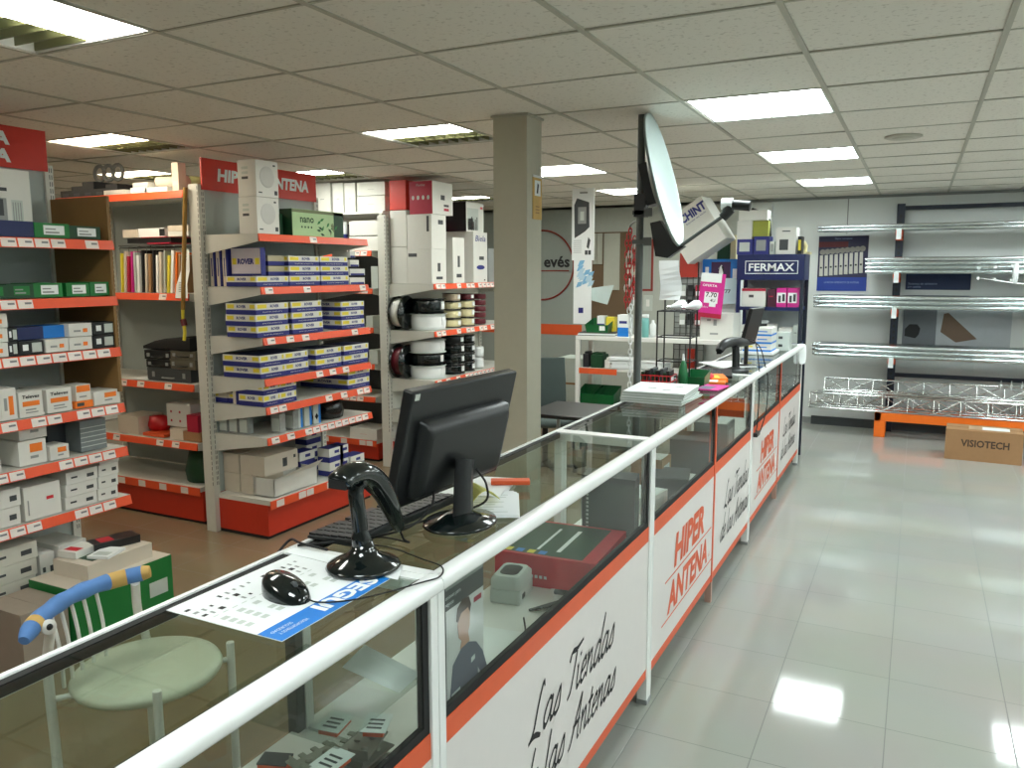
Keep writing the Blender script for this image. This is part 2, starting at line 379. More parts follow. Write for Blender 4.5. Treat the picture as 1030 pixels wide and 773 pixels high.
def antena(parent, y0):
    m = MB(); X = FX-.0012
    F = lambda y, z: frame((X, y, z), (0,1,0), (0,0,1))
    m.text('HIPER', .128, F(y0+.578, .425), 0, .045, .18, 'c', .52)
    m.text('ANTENA', .115, F(y0+.572, .252), 0, .042, .18, 'c', .69)
    m.text('s.l.', .022, F(y0+.96, .262), 0, .01, 0, 'c')
    m.quad((X, y0+.19, .400), (X, y0+.99, .400), (X, y0+.99, .393), (X, y0+.19, .393))
    m.quad((X, y0+.15, .232), (X, y0+1.03, .232), (X, y0+1.03, .225), (X, y0+.15, .225))
    m.build('lettering', ORANGE, parent)
def counter(y0, y1, mids, kinds, label, leadpost=True, gasket=.014):
    o = thing('display_counter', label, 'display counter', ((FX+BX)/2, y0, 0), 0, 'glass display counters in one row')
    T = Matrix.Translation((-(FX+BX)/2, -y0, 0))
    def B(): b = MB(); b.T = T.copy(); return b
    pw = .026
    # white frame: rounded front top rail, thin rear rail, end rails
    f = B(); n = 12
    prof = [(FX-.018, TOP+.008), (FX+.004, TOP+.008), (FX+.011, TOP+.005), (FX+.016, TOP-.001), (FX+.018, TOP-.009), (FX+.017, TOP-.019), (FX+.011, TOP-.027), (FX-.002, TOP-.031), (FX-.018, TOP-.031)]
    f.ring([[(x, y, z) for x, z in prof] for y in (y0, y1)], 0, True, True)
    f.build('front_rail', RAILW, o, .003)
    f = B(); f.box(BX-.004, y0, TOP-.03, BX+.007, y1, TOP+.004).box(BX+.007, y0+pw, TOP-.02, BX+.024, y1-pw, TOP+.0, 1)
    f.build('rear_rail', [RAILW, MATB], o)
    for y in (y0, y1-pw): f = B(); f.box(BX, y, TOP-.03, FX-.012, y+pw, TOP+.003); f.build('end_rail', RAILW, o)
    t = B(); t.box(BX+.007, y0+pw, TOP-.007, FX-.018, y1-pw, TOP-.001); t.box(FX-.024, y0+pw, TOP-.001, FX-.018, y1-pw, TOP+.004, 1); t.build('top_glass', [GTOP, MATB], o)
    for y in (y0, y1-pw):
        b = B(); b.box(FX-.035, y, 0, FX+.003, y+pw, TOP-.03); b.box(FX-.037, y-.001, 0, FX+.005, y+pw+.001, .02, 1); b.build('leg', [RAILW, GREY], o, .002)
        b = B(); b.box(BX, y, 0, BX+.03, y+pw, TOP-.03); b.build('leg', [DSTEEL if y == y1-pw and y1 < 1.4 else RAILW], o, .002)
    for y in mids:
        b = B(); b.box(FX-.03, y-.012, .106, FX+.001, y+.012, TOP-.034, 0).box(FX-.03, y-.012, 0, FX+.001, y+.012, .106, 1); b.build('leg', [ORANGE if y > 3 else RAILW, mat('greyish_pink_leg', (196, 160, 146), .5)], o)  # greyish pink below the panel edge
    ys = [y0+pw] + [v for y in mids for v in (y-.012, y+.012)] + [y1-pw]
    for k in range(0, len(ys), 2):
        a, b_ = ys[k], ys[k+1]; zt, zb = TOP-.030, .700
        g = B(); X = FX-.006
        g.box(X-.004, a+gasket, zb+gasket, X, b_-gasket, zt-.006); g.build('front_glass', GFRONT, o)
        g = B(); g.box(X-.012, a, zb, X+.002, b_, zb+gasket+.006).box(X-.012, a, zt-.006, X+.002, b_, zt).box(X-.012, a, zb+.02, X+.002, a+gasket, zt-.006).box(X-.012, b_-gasket*1.5, zb+.02, X+.002, b_, zt-.006)
        g.build('gasket', MATB, o)
        p = B(); X = FX-.002
        p.box(X-.014, a, .645, X, b_, .700, 1).box(X-.014, a, .145, X-.0002, b_, .645, 0).box(X-.014, a, .108, X, b_, .145, 1)
        pp = p.build('front_panel', [PANELW, ORANGE], o)
        kd = kinds[k//2]
        (tiendas if kd[0] == 't' else antena)(pp, kd[1])
        lo = COL.objects[-1]
        for v in lo.data.vertices: v.co = T @ v.co
    d = B(); d.box(BX+.01, y0+.004, .585, FX-.017, y1-.004, .605).box(BX+.012, y0+.01, .11, BX+.02, y1-.01, .585, 1); d.build('deck', [WHITE, PANELW], o)
    r = B(); X = BX+.006; mid = (y0+y1)/2
    r.box(X, y0+pw, .605, X+.004, mid+.03, TOP-.03); r.build('sliding_glass_door', GTOP, o)
    r = B(); r.box(X-.008, mid-.03, .605, X-.004, y1-pw, TOP-.03); r.build('sliding_glass_door', GTOP, o)
    return o
counter(-.62, 1.315, [.33], [('t', -.15), ('a', .3)], 'nearest glass counter, with a blue-edged leaflet and a barcode scanner on top')
counter(1.317, 2.805, [], [('t', 2.095)], 'glass counter carrying the computer monitor, black script lettering on its front')
counter(2.807, 4.815, [3.855], [('a', 2.845-.26+.24), ('t', 4.44)], 'glass counter with the magazine stack on top and red lettering in front')
counter(4.817, 7.04, [5.90], [('a', 4.85), ('t', 6.46)], 'farthest glass counter, with white and blue cartons standing on its end')

# ---------------------------------------------------------------- on the counters
Tz = TOP+.004
# leaflet with the blue edge
m = MB(); P0, P1, P2, P3 = Vector((-1.180, .960, 0)), Vector((-.905, .957, 0)), Vector((-.904, 1.262, 0)), Vector((-1.175, 1.285, 0))
def lerp(u, v): return (P0*(1-u)+P1*u)*(1-v)+(P3*(1-u)+P2*u)*v
def lq(mb, u0, v0, u1, v1, z, mi):
    a, b, c, d = lerp(u0, v0), lerp(u1, v0), lerp(u1, v1), lerp(u0, v1)
    mb.quad((a.x, a.y, z), (b.x, b.y, z), (c.x, c.y, z), (d.x, d.y, z), mi)
m.add([tuple(lerp(*q)+Vector((0,0,z))) for z in (0, .0012) for q in ((0,0),(1,0),(1,1),(0,1))], [(0,3,2,1),(4,5,6,7),(0,1,5,4),(1,2,6,5),(2,3,7,6),(3,0,4,7)], 0)
lq(m, .80, 0, 1, 1, .0016, 1)
for k in range(16):
    for u in (.12, .2, .28):
        if random.random() < .62: lq(m, u, .03+k*.058, u+random.choice((.03, .045)), .03+k*.058+random.choice((.018, .034)), .0016, random.choice((2, 3, 3)))
for k in range(7):
    for u in (.42, .49, .56, .63):
        if random.random() < .75: lq(m, u, .05+k*.12, u+.045, .05+k*.12+.05, .0016, 4)
for k in range(12): lq(m, .36, .05+k*.07, .37, .05+k*.07+.04, .0016, 4)
M = frame((-.918, 1.16, .002), (.12, -1, 0), (1, .12, 0))
m.text('SEGUI', .033, frame((-.951, 1.165, .002), (-.02, -1, 0), (1, -.02, 0)), 0, .045, 0, 'c', .165)
m.text('VIDEOPORTEROS Y', .008, frame((-.930, 1.01, .002), (-.02, -1, 0), (1, -.02, 0)), 0, .0, 0, 'c', .07)
m.text('SEGURIDAD', .008, frame((-.944, .995, .002), (-.02, -1, 0), (1, -.02, 0)), 0, .0, 0, 'c', .05)
solo('leaflet', m, [PAPER, BLUE, INK, GREY, LGREY], 'large white leaflet with a blue lettered edge under the mouse', 'leaflet', loc=(0, 0, Tz))
# white sheet beneath the scanner
solo('paper_sheet', MB().add([(-.915, 1.318, 0), (-1.20, 1.318, 0), (-1.19, 1.285, 0), (-.885, 1.262, 0), (-.915, 1.318, .0008), (-1.20, 1.318, .0008), (-1.19, 1.285, .0008), (-.885, 1.262, .0008)],
     [(0,3,2,1)[::-1],(4,7,6,5)[::-1],(0,1,5,4),(1,2,6,5),(2,3,7,6),(3,0,4,7)], 0), PAPER, 'blank white sheet tucked beneath the barcode scanner base', 'paper', loc=(0, 0, Tz+.0018))
# mouse
o = thing('computer_mouse', 'glossy black computer mouse lying on the leaflet', 'mouse', (-1.030, 1.106, Tz+.0016), rad(-14))
rings = []; n = 20
for k in range(9):
    t = k/8; z = .039*t ; s_ = max(0, 1-t**2.8)**(1/2.3) if k < 8 else .04
    rings.append([(.060*s_*cos(2*pi*q/n)-.010*t, .036*s_*sin(2*pi*q/n), z*(1-.22*cos(2*pi*q/n)*s_)) for q in range(n)])
MB().ring(rings, 0).build('body', GLOSSB, o)
b = MB(); b.box(.012, -.0008, .024, .050, .0008, .0268); b.build('button_seam', MATB, o)
w_ = MB(); w_.T = Matrix.Translation((.026, 0, .026)) @ Matrix.Rotation(pi/2, 4, 'X'); w_.lathe([(.0, -.004), (.008, -.004), (.009, 0), (.008, .004), (0, .004)], n=16); w_.build('scroll_wheel', DGREY, o)
cb = MB().tube(smooth_path([(-.982,1.104,Tz+.008),(-.95,1.10,Tz+.006),(-.905,1.13,Tz+.006),(-.865,1.18,Tz+.008),(-.828,1.255,Tz+.009),(-.818,1.31,Tz+.004),(-.835,1.345,Tz+.010),(-.90,1.37,Tz+.008),(-1.0,1.39,Tz+.012),(-1.09,1.375,Tz+.012),(-1.15,1.41,Tz+.004)], 8), .0017, n=6)
solo('mouse_cable', cb, MATB, 'thin black cable curling from the mouse over the white rail', 'cable')
# hand scanner on its stand
o = thing('barcode_scanner_stand', 'glossy black round-footed stand holding the barcode scanner', 'scanner stand', (-.988, 1.288, Tz+.003))
MB().lathe([(.0, 0), (.074, 0), (.077, .004), (.073, .010), (.052, .019), (.034, .029), (.024, .042), (.020, .056), (.0, .056)], n=36).build('base', GLOSSB, o)
nk = MB().tube(smooth_path([(0, -.002, .04), (-.002, -.004, .075), (-.004, -.006, .11), (-.006, -.008, .14), (-.008, -.008, .158), (-.008, -.004, .170)], 5), [.020]*5+[.016]*21, n=16); nk.build('neck', GLOSSB, o)
cr = MB(); cr.tube(smooth_path([(-.035, -.010, .178), (-.02, -.008, .172), (.0, -.006, .172), (.014, -.004, .180)], 4), .006, n=8); cr.build('cradle', GLOSSB, o)
o = thing('barcode_scanner', 'glossy black handheld barcode scanner arching over its stand', 'barcode scanner', (-.998, 1.310, Tz-.010))
path = smooth_path([(-.010, -.070, .198), (-.008, -.045, .208), (-.004, -.008, .207), (.0, .030, .187), (.004, .060, .152), (.006, .086, .108), (.007, .104, .072), (.009, .114, .052)], 6)
k = len(path); rr = [(.0205 if i < 6 else .0205+.005*sin(pi*i/k)-.012*max(0, i/k-.5)*2) for i in range(k)]; fl = [1.55-.5*min(1, i/k*2) for i in range(k)]
rr[0] = .014; rr[1] = .018; rr[-1] = .008
MB().tube(path, rr, 0, 18, fl, up=(0, -.3, 1)).build('body', GLOSSB, o)
MB().box(-.030, -.075, .188, .012, -.069, .206).build('scan_window', MATB, o)
tg = MB(); tg.tube(smooth_path([(-.004, .012, .176), (-.003, .024, .164), (-.001, .042, .148)], 4), .007, n=8); tg.build('trigger', MATB, o)
MB().tube(smooth_path([(-.987, 1.412, Tz+.06), (-.985, 1.43, Tz+.02), (-.99, 1.455, Tz+.004), (-1.06, 1.46, Tz+.003), (-1.12, 1.43, Tz+.003)], 8), .0025, n=6).build('cord', MATB, None)
tag(COL.objects[-1], 'black cord hanging from the handle of the barcode scanner', 'cable'); COL.objects[-1].name = 'scanner_cord'
# monitor
o = thing('computer_monitor', 'black flat computer monitor seen from behind, on the second counter', 'monitor', (-1.0, 1.63, Tz))
yaw, tilt = .085, .236
e1 = Vector((sin(yaw), cos(yaw), 0)); nn = Vector((cos(yaw), -sin(yaw), 0)); up_ = Vector((0,0,1))*cos(tilt)+nn*sin(tilt)
cen = Vector((-1.030, 1.716, 1.227)) - Vector((-1.0, 1.63, Tz)); bk = e1.cross(up_); cen = cen + bk*.026
Mm = Matrix(((e1.x, up_.x, bk.x, cen.x), (e1.y, up_.y, bk.y, cen.y), (e1.z, up_.z, bk.z, cen.z), (0,0,0,1)))
def MM(): b = MB(); b.T = Mm.copy(); return b
W2, H2 = .225, .146
h_ = MM(); h_.box(-W2, -H2, -.030, W2, H2, 0); h_.build('bezel', BLACK, o, .005)
def rr_(w, h, z, r=.02, n=4, dy=0):
    out = []
    for cx, cy, a0 in ((w-r, h-r, 0), (-w+r, h-r, 90), (-w+r, -h+r, 180), (w-r, -h+r, 270)):
        for q in range(n+1): a_ = rad(a0+90*q/n); out.append((cx+r*cos(a_), cy+r*sin(a_)+dy, z))
    return out
h_ = MM(); h_.ring([rr_(.182, .098, -.001, .010, dy=-.026), rr_(.180, .096, .020, .010, dy=-.026), rr_(.168, .080, .033, .012, dy=-.030), rr_(.160, .072, .0345, .014, dy=-.030)], 0); h_.build('rear_casing', BLACK, o)
h_ = MM(); h_.box(-W2+.012, -H2+.016, -.0312, W2-.012, H2-.012, -.030); h_.build('screen', mat('unlit_screen', (10, 12, 14), .1), o)
h_ = MM()
for x, y in ((-.0375, .0175), (.0375, .0175), (-.0375, -.0575), (.0375, -.0575)): h_.lathe([(0, 0), (.004, 0), (.004, .001), (0, .001)], (x+.05, y, .0315), 10, 0)
h_.build('screw', MATB, o)
h_ = MM(); h_.box(-W2+.01, H2-.022, .0002, -W2+.028, H2-.006, .0006); h_.build('badge', CHROME, o)
h_ = MB(); h_.tube([(.040, .020, .015), (.038, .024, .05), (.034, .034, .10), (.032, .046, .15)], [.052, .048, .046, .046], 0, 4, .42, up=(0, 1, 0)); h_.build('neck', BLACK, o)
h_ = MB().lathe([(0, 0), (.082, 0), (.086, .004), (.083, .010), (.05, .016), (.032, .026), (0, .026)], (.040, .005, 0), 36, 0, 1.0, 1.2); h_.build('foot', GLOSSB, o)
for k, pts in enumerate(([(-.985, 1.76, 1.13), (-.955, 1.76, 1.09), (-.950, 1.73, 1.05), (-1.02, 1.62, 1.035), (-1.08, 1.50, Tz+.004), (-1.16, 1.36, Tz+.004)], [(-1.03, 1.62, 1.13), (-1.01, 1.59, 1.08), (-1.01, 1.50, 1.05), (-1.08, 1.44, 1.03), (-1.14, 1.38, Tz+.004), (-1.20, 1.33, Tz+.003)])):
    solo('monitor_cable', MB().tube(smooth_path(pts, 8), .003, n=8), MATB, ('black cable looping down beside the monitor neck', 'black cable running from the monitor towards the scanner foot')[k], 'cable')
# keyboard
o = thing('keyboard', 'black computer keyboard between the monitor and the rear edge', 'keyboard', (-1.140, 1.585, Tz), rad(-3))
kb = MB(); kb.add([(-.070, -.205, 0), (.070, -.205, 0), (.070, .205, 0), (-.070, .205, 0), (-.069, -.204, .008), (.069, -.204, .019), (.069, .204, .019), (-.069, .204, .008)], [(0,3,2,1),(4,5,6,7),(0,1,5,4),(1,2,6,5),(2,3,7,6),(3,0,4,7)]); kb.build('case', BLACK, o, .003)
kb = MB()
for r_ in range(6):
    for c_ in range(15):
        if r_ == 0 and 4 <= c_ <= 8:
            if c_ != 6: continue
            hw = .05
        else: hw = .0
        x = -.056+r_*.022; y = -.190+c_*.0270; z = .008+(x+.07)/.14*.011
        if hw: kb.box(x-.009, y-.05, z, x+.009, y+.05, z+.006)
        else: kb.box(x-.0092, y-.0115, z, x+.0092, y+.0115, z+.005)
kb.build('keys', mat('key_black', (34, 36, 38), .45), o)
MB().tube(smooth_path([(-1.12, 1.335, Tz+.004), (-1.19, 1.33, Tz+.01), (-1.235, 1.345, Tz+.006), (-1.24, 1.30, Tz-.02)], 6), .003, n=6).build('keyboard_cable', MATB)
tag(COL.objects[-1], 'short black cable at the near end of the keyboard', 'cable')
# papers by the monitor
def sheets(name, label, cat, x, y, rz, w, h, n, mats, z0=Tz, jit=.006, ink=True, th=.0016, group=None):
    m = MB()
    for k in range(n):
        m.T = Matrix.Translation((random.uniform(-jit, jit), random.uniform(-jit, jit), k*th)) @ Matrix.Rotation(random.uniform(-.03, .03), 4, 'Z')
        m.box(-w/2, -h/2, 0, w/2, h/2, th*.85, 0 if k % 3 else 1)
    if ink:
        for k in range(8): m.box(-w*.4, -h*.4+k*h*.1, th, -w*.4+w*random.uniform(.4, .8), -h*.4+k*h*.1+h*.02, th+.0002, 2)
    return solo(name, m, mats, label, cat, group, (x, y, z0), rz)
sheets('paper_pile', 'few white printed sheets lying right of the monitor foot', 'paper', -.975, 1.80, rad(28), .16, .22, 4, [PAPER, PAPER, LGREY])
sheets('paper_folder', 'white sheet with an orange-red edge behind the yellow note', 'folder', -1.07, 1.93, rad(15), .17, .20, 6, [PAPER, PAPER, LGREY], z0=Tz, ink=False)
solo('folder_spine', MB().box(-.018, -.055, 0, .018, .055, .012), ORANGE, 'orange folded card strip behind the papers at the monitor', 'card', loc=(-1.0, 1.985, Tz+.010), rz=rad(-62), bevel=.002)
m = MB(); st = []
for i in range(9):
    t = i/8; st.append([(-.045+.09*t, -.035, .006+.03*sin(pi*t)), (-.045+.09*t, .035, .012+.036*sin(pi*t)*(1-.3*t))])
for i in range(8): m.quad(st[i][0], st[i+1][0], st[i+1][1], st[i][1], 0)
q_ = solo('sticky_note', m, PAPERY, 'curled pale yellow note standing on the papers by the monitor', 'note', loc=(-1.0, 1.80, Tz+.008), rz=rad(60))
md = q_.modifiers.new('thickness', 'SOLIDIFY'); md.thickness = .0012
# magazines stack on third counter
m = MB()
for k in range(9):
    m.T = Matrix.Translation((random.uniform(-.008, .008), random.uniform(-.008, .008), k*.0062)) @ Matrix.Rotation(random.uniform(-.06, .06), 4, 'Z')
    m.box(-.145, -.165, 0, .145, .165, .0050, 1 if k % 2 else 0)
for x, y in ((-.06, -.03), (.02, -.08), (.05, .05)): m.box(x, y, .0052, x+.04, y+.015, .0055, 2)
solo('magazine_stack', m, [PAPER, LGREY, DGREY], 'low stack of white catalogues on the third glass counter', 'catalogues', loc=(-1.065, 3.72, Tz))

# inside the counters
D = .605
o = thing('label_printer', 'small grey label printer inside the second counter', 'printer', (-1.100, 2.19, D), rad(8))
m = MB().box(-.05, -.072, 0, .05, .072, .048); m.build('lower_body', LGREY, o, .008)
m = MB(); m.ring([rr_(.05, .072, .049, .02), rr_(.05, .072, .074, .02), rr_(.041, .06, .087, .02)], 0); m.build('cover', LGREY, o)
m = MB(); m.ring([rr_(.030, .042, .0873, .02), rr_(.030, .042, .0885, .02)], 0); m.build('window', BLACK, o)
MB().box(.0502, -.045, .015, .052, -.02, .03).build('socket', BLACK, o)
solo('printer_cable', MB().tube(smooth_path([(-.975, 2.02, D+.02), (-.93, 1.93, D+.006), (-.92, 1.80, D+.006), (-.95, 1.68, D+.02), (-.99, 1.60, D+.05)], 8), .0028, n=6), MATB, 'black cable looping on the white deck beside the label printer', 'cable')
solo('cable_plug', MB().box(-.015, -.02, 0, .015, .02, .05), BLACK, 'small black adapter lying behind the man poster', 'adapter', loc=(-.93, 1.62, D), bevel=.004)
m = MB().box(-.175, -.18, 0, .175, .18, .105, 0)
m.quad((-.165, -.165, .1055), (.125, -.165, .1055), (.125, .165, .1055), (-.165, .165, .1055), 1)
m.quad((.02, -.12, .106), (.035, -.12, .106), (.035, .11, .106), (.02, .11, .106), 2).quad((-.05, -.12, .106), (-.04, -.12, .106), (-.04, .11, .106), (-.05, .11, .106), 2)
for k in range(4): m.box(-.15+k*.04, -.16, .106, -.125+k*.04, -.13, .1063, 3 if k % 2 else 4)
m.quad((-.16,-.1803,.02),(-.06,-.1803,.02),(-.06,-.1803,.028),(-.16,-.1803,.028), 2)
for k in range(9): m.box(.1752, -.1+k*.012, .045, .1755, -.092+k*.012, .062, 2)
for k in range(6): m.box(-.08+k*.016, -.1805, .03, -.07+k*.016, -.1802, .04, 2)
solo('red_box', m, [REDP, DGREEN, PAPER, BLUE, YEL], 'flat red product box with a dark lid inside the second counter', 'box', loc=(-1.045, 2.475, D), rz=rad(3))
for k in range(4):
    m = MB().box(-.10, -.013, 0, .10, .013, .29, 0).box(-.09, -.0133, .02, .09, -.0130, .27, 1)
    for z in range(16): m.box(-.083, -.0156, .02+z*.015, -.074, -.0153, .028+z*.015, 2)
    m.box(.1001, -.009, .03, .1005, .009, .26, 1)
    solo('display_pack', m, [DGREY, mat('grey_blister', (84, 92, 90), .25), LGREY], f'dark upright pack, {ORD[k]} behind the red box in the second counter', 'pack', 'dark upright packs in the second counter', (-.955-.006*k, 2.690+k*.0275, D), 0)
sheets('paper_pile', 'white printed sheets on the deck under the label printer', 'paper', -1.0, 1.82, rad(6), .20, .28, 2, [PAPER, PAPER, LGREY], z0=D, ink=False)
sheets('paper_pile', 'white form under the corner of the red box', 'paper', -.93, 2.27, rad(30), .12, .16, 2, [PAPER, PAPER, LGREY], z0=D)
m = MB()
for k in range(5): m.tube([(-.06+.012*k, -.07, .004+.004*k), (.02+.01*k, .07, .006+.004*k)], .004, n=8)
m.tube(smooth_path([(-.03, .06, .02), (.04, .04, .03), (.06, -.02, .03), (.02, -.07, .02)], 5), .009, 0, 8)
solo('cable_samples', m, [DGREY], 'bundle of grey cable ends in front of the red box', 'cable', loc=(-.94, 2.18, D))
# poster of a man with a parcel, standing behind the second counter's glass
o = thing('poster', 'poster of a man in a grey shirt holding a parcel, behind counter glass', 'poster', (FX-.024, 1.36, .615))
m = MB().box(-.003, 0, 0, 0, .195, .355, 0)
m.box(.0001, 0, .300, .0004, .195, .345, 1).box(.0001, 0, .345, .0004, .195, .355, 2)
m.build('sheet', [mat('poster_grey', (222, 220, 220), .6), DGREY, GREY], o)
Fp = lambda z: frame((z, 0, 0), (0,1,0), (0,0,1))
m = MB(); m.T = Matrix.Diagonal((1, 1.22, 1.16, 1)); m.prism([(.025,.0),(.035,.09),(.045,.145),(.075,.165),(.10,.168),(.13,.155),(.155,.125),(.175,.075),(.165,.06),(.145,.085),(.135,.1),(.14,.0)], .0004, Fp(.0005), 0)
m.prism([(.07,.165),(.078,.185),(.10,.187),(.105,.168)], .0004, Fp(.0007), 1)
m.prism([(.062,.215),(.066,.19),(.08,.176),(.096,.18),(.106,.2),(.107,.235),(.09,.248),(.07,.245)], .0004, Fp(.0009), 1)
m.prism([(.058,.225),(.062,.25),(.08,.262),(.104,.258),(.111,.24),(.106,.225),(.1,.238),(.075,.236),(.064,.222)], .0004, Fp(.0012), 2)
m.prism([(.03,.02),(.065,.025),(.07,.075),(.035,.07)], .0004, Fp(.001), 3).prism([(.03,.07),(.07,.075),(.068,.092),(.04,.09)], .0004, Fp(.0012), 4)
m.prism([(.11,.13),(.124,.132),(.124,.122),(.11,.12)], .0003, Fp(.001), 4)
m.build('printed_man', [SHIRT, SKIN, mat('printed_hair', (74, 54, 44), .6), KRAFT, PAPER], o)
m = MB(); m.text('Soluciones para', .009, frame((.0006, .012, .325), (0,1,0), (0,0,1)), 0, 0, 0, 'l', .08).text('tu negocio', .009, frame((.0006, .012, .31), (0,1,0), (0,0,1)), 0, 0, 0, 'l', .05); m.build('lettering', PAPER, o)
m = MB(); m.box(.0002, .15, .275, .0005, .185, .287); m.build('emblem', CRIM, o)
# first counter contents
def bracket(x, y, z, rz, label):
    m = MB().box(-.05, -.02, 0, .05, .02, .003)
    for k in range(4): m.box(-.05+k*.028, .02, 0, -.038+k*.028, .034, .003)
    m.box(-.05, -.02, 0, -.047, .02, .02)
    for k in range(2): m.lathe([(.007, .003), (.007, .006), (.0, .006)], (-.02+k*.04, 0, 0), 10)
    return solo('metal_bracket', m, mat('dull_bracket_metal', (150, 150, 140), .45, .6), label, 'bracket', 'metal brackets in the nearest counter', (x, y, z), rz)
bk_ = []
k = 0
for (x, y, n_) in ((-.90, 1.02, 6), (-.92, 1.10, 5), (-.97, 1.04, 5), (-.91, 1.19, 6), (-1.0, 1.13, 5), (-.98, 1.22, 4)):
    for i in range(n_):
        bracket(x+random.uniform(-.006, .006), y+random.uniform(-.008, .008), D+i*.021, random.uniform(1.2, 1.8), f'toothed grey metal bracket, {level(i, n_)} of the {ORD[k]} pile in the nearest counter')
    k += 1
for k, (x, y, z) in enumerate(((-.90, 1.00, .135), (-.92, 1.09, .115), (-.97, 1.16, .14), (-.90, 1.20, .135))):
    m = MB().box(-.02, -.028, 0, .02, .028, .012, 1).box(-.026, -.034, .012, .026, .034, .0135, 0)
    for j in range(3): m.box(-.015, -.022+j*.014, .0135, .015, -.016+j*.014, .0138, 2)
    solo('price_card', m, [PAPER, ORANGE, DGREY], f'white price card on an orange clip, {ORD[k]} from the near end, nearest counter', 'price card', 'price cards on the brackets', (x, y, D+z), rad(12*k-15))
for k, (x, y, mi) in enumerate(((-.95, .86, 0), (-.99, .89, 1), (-.92, .91, 2))):
    m = MB().box(-.04, -.05, 0, .04, .05, .008+.006*k, 0).box(-.03, -.04, .0085+.006*k, .01, -.01, .0088+.006*k, 1)
    solo('sample_card', m, [PAPER, (SHIRT, DGREY, CRIM)[k]], ('white card with a grey patch, nearest on the counter deck', 'white card with a dark patch beside the metal brackets', 'white card with a small red mark beside the brackets')[k], 'card', loc=(x, y, D), rz=rad(20*k-10))
solo('orange_box', MB().box(-.03, -.02, 0, .03, .02, .035, 0).box(-.031, -.021, .035, .031, .021, .038, 1), [ORANGE, DGREY], 'small orange box behind the brackets in the nearest counter', 'box', loc=(-1.12, 1.15, D), rz=rad(20))
m = MB().add([(-1.00, 1.225, .230), (-.855, 1.215, .215), (-.852, 1.285, .222), (-1.0, 1.30, .245)], [(0, 1, 2, 3)], 0).add([(-1.00, 1.225, .2285), (-.855, 1.215, .2135), (-.852, 1.285, .2205), (-1.0, 1.30, .2435)], [(3, 2, 1, 0)], 0)
m.box(-1.16, 1.02, .208, -.848, 1.30, .213, 2)
solo('glass_shelf', m, [PAPER, LGREY, GFRONT], 'small glass shelf carrying a pale sheet inside the nearest counter', 'shelf', loc=(0, 0, D))
# third counter contents: books and boxes seen through the glass
for k, (x, y, sx, sy, sz, a, mt, lb) in enumerate(((-.95, 3.02, .18, .26, .02, 5, PAPER, 'flat white leaflet pile, nearest inside the third counter'), (-1.05, 3.25, .24, .2, .09, -8, CARTW, 'open white carton inside the third counter, left of the orange leg'),
        (-.95, 3.5, .16, .22, .12, 12, DGREY, 'dark grey carton inside the third counter beside the orange leg'), (-1.08, 3.62, .15, .15, .16, 0, KRAFT, 'brown carton at the rear of the third counter'),
        (-1.0, 4.12, .2, .25, .17, 3, DGREY, 'tall dark carton inside the third counter, past the orange leg'), (-.97, 4.45, .18, .2, .2, 0, GREY, 'grey carton near the far end of the third counter'))):
    m = MB().box(-sx/2, -sy/2, 0, sx/2, sy/2, sz, 0).box(-sx/2+.01, -sy/2+.01, sz, sx/2-.01, sy/2-.01, sz+.0015, 1)
    m.box(sx/2, -sy*.3, sz*.2, sx/2+.001, sy*.3, sz*.8, 2)
    solo('stock_box', m, [mt, PAPER if k % 2 else mt, LGREY], lb, 'box', loc=(x, y, D), rz=rad(a))
m = MB().box(-.17, -.003, .0, .17, .003, .11)
solo('orange_display_card', m, ORANGE, 'orange card strip behind the far pane of the third counter', 'card', loc=(-1.02, 4.66, D+.19))

# second barcode scanner and notebook at the far counter
zt = Tz
o = thing('barcode_scanner_stand', 'matt black scanner stand by the small tilted screen', 'scanner stand', (-.97, 4.95, zt))
MB().lathe([(.0, 0), (.085, 0), (.086, .008), (.05, .016), (.022, .028), (.0, .028)], n=24).build('base', BLACK, o)
MB().tube(smooth_path([(0, 0, .02), (.0, .0, .08), (.0, -.01, .13), (.0, -.03, .155)], 4), .017, n=10).build('neck', BLACK, o)
MB().tube(smooth_path([(.01, .05, .02), (.01, .045, .08), (.01, .02, .15)], 4), .010, n=8).build('brace', BLACK, o)
o = thing('barcode_scanner', 'matt black barcode scanner resting level on the far stand', 'barcode scanner', (-.97, 4.95, zt-.02))
pth = smooth_path([(-.06, -.16, .155), (-.05, -.12, .185), (-.03, -.05, .198), (0, .02, .196), (.02, .10, .190), (.03, .16, .182)], 5); kk = len(pth)
MB().tube(pth, [.017+.013*sin(pi*(i+2)/(kk+4)) for i in range(kk)], n=12, flat=1.2).build('body', BLACK, o)
MB().box(-.072, -.182, .138, -.047, -.158, .166).build('scan_window', GLOSSB, o)
for k, pts in enumerate(([(-.94, 5.12, zt+.18), (-.88, 5.10, zt+.17), (-.835, 5.0, zt+.03), (-.822, 4.95, zt-.02), (-.815, 4.92, .85), (-.815, 4.90, .72), (-.812, 4.84, .69)],
                         [(-.94, 5.12, zt+.18), (-.87, 5.18, zt+.14), (-.832, 5.2, zt+.02), (-.815, 5.22, .95), (-.812, 5.20, .78), (-.812, 5.05, .68), (-.81, 4.92, .655), (-.812, 4.85, .66)])):
    solo('scanner_cord', MB().tube(smooth_path(pts, 8), .0035, n=6), MATB, ('black cord hanging straight down over the far counter rail', 'black cord hanging in a loop over the far counter front')[k], 'cable')
solo('cable_plug', MB().box(-.012, -.05, -.012, .012, .05, .012), BLACK, 'black plug end hanging at the far counter front', 'plug', loc=(-.811, 4.87, .665), rz=0, bevel=.003)
o = thing('tablet_screen', 'small dark screen standing tilted behind the far scanner', 'screen', (-.96, 5.25, zt), rad(-10))
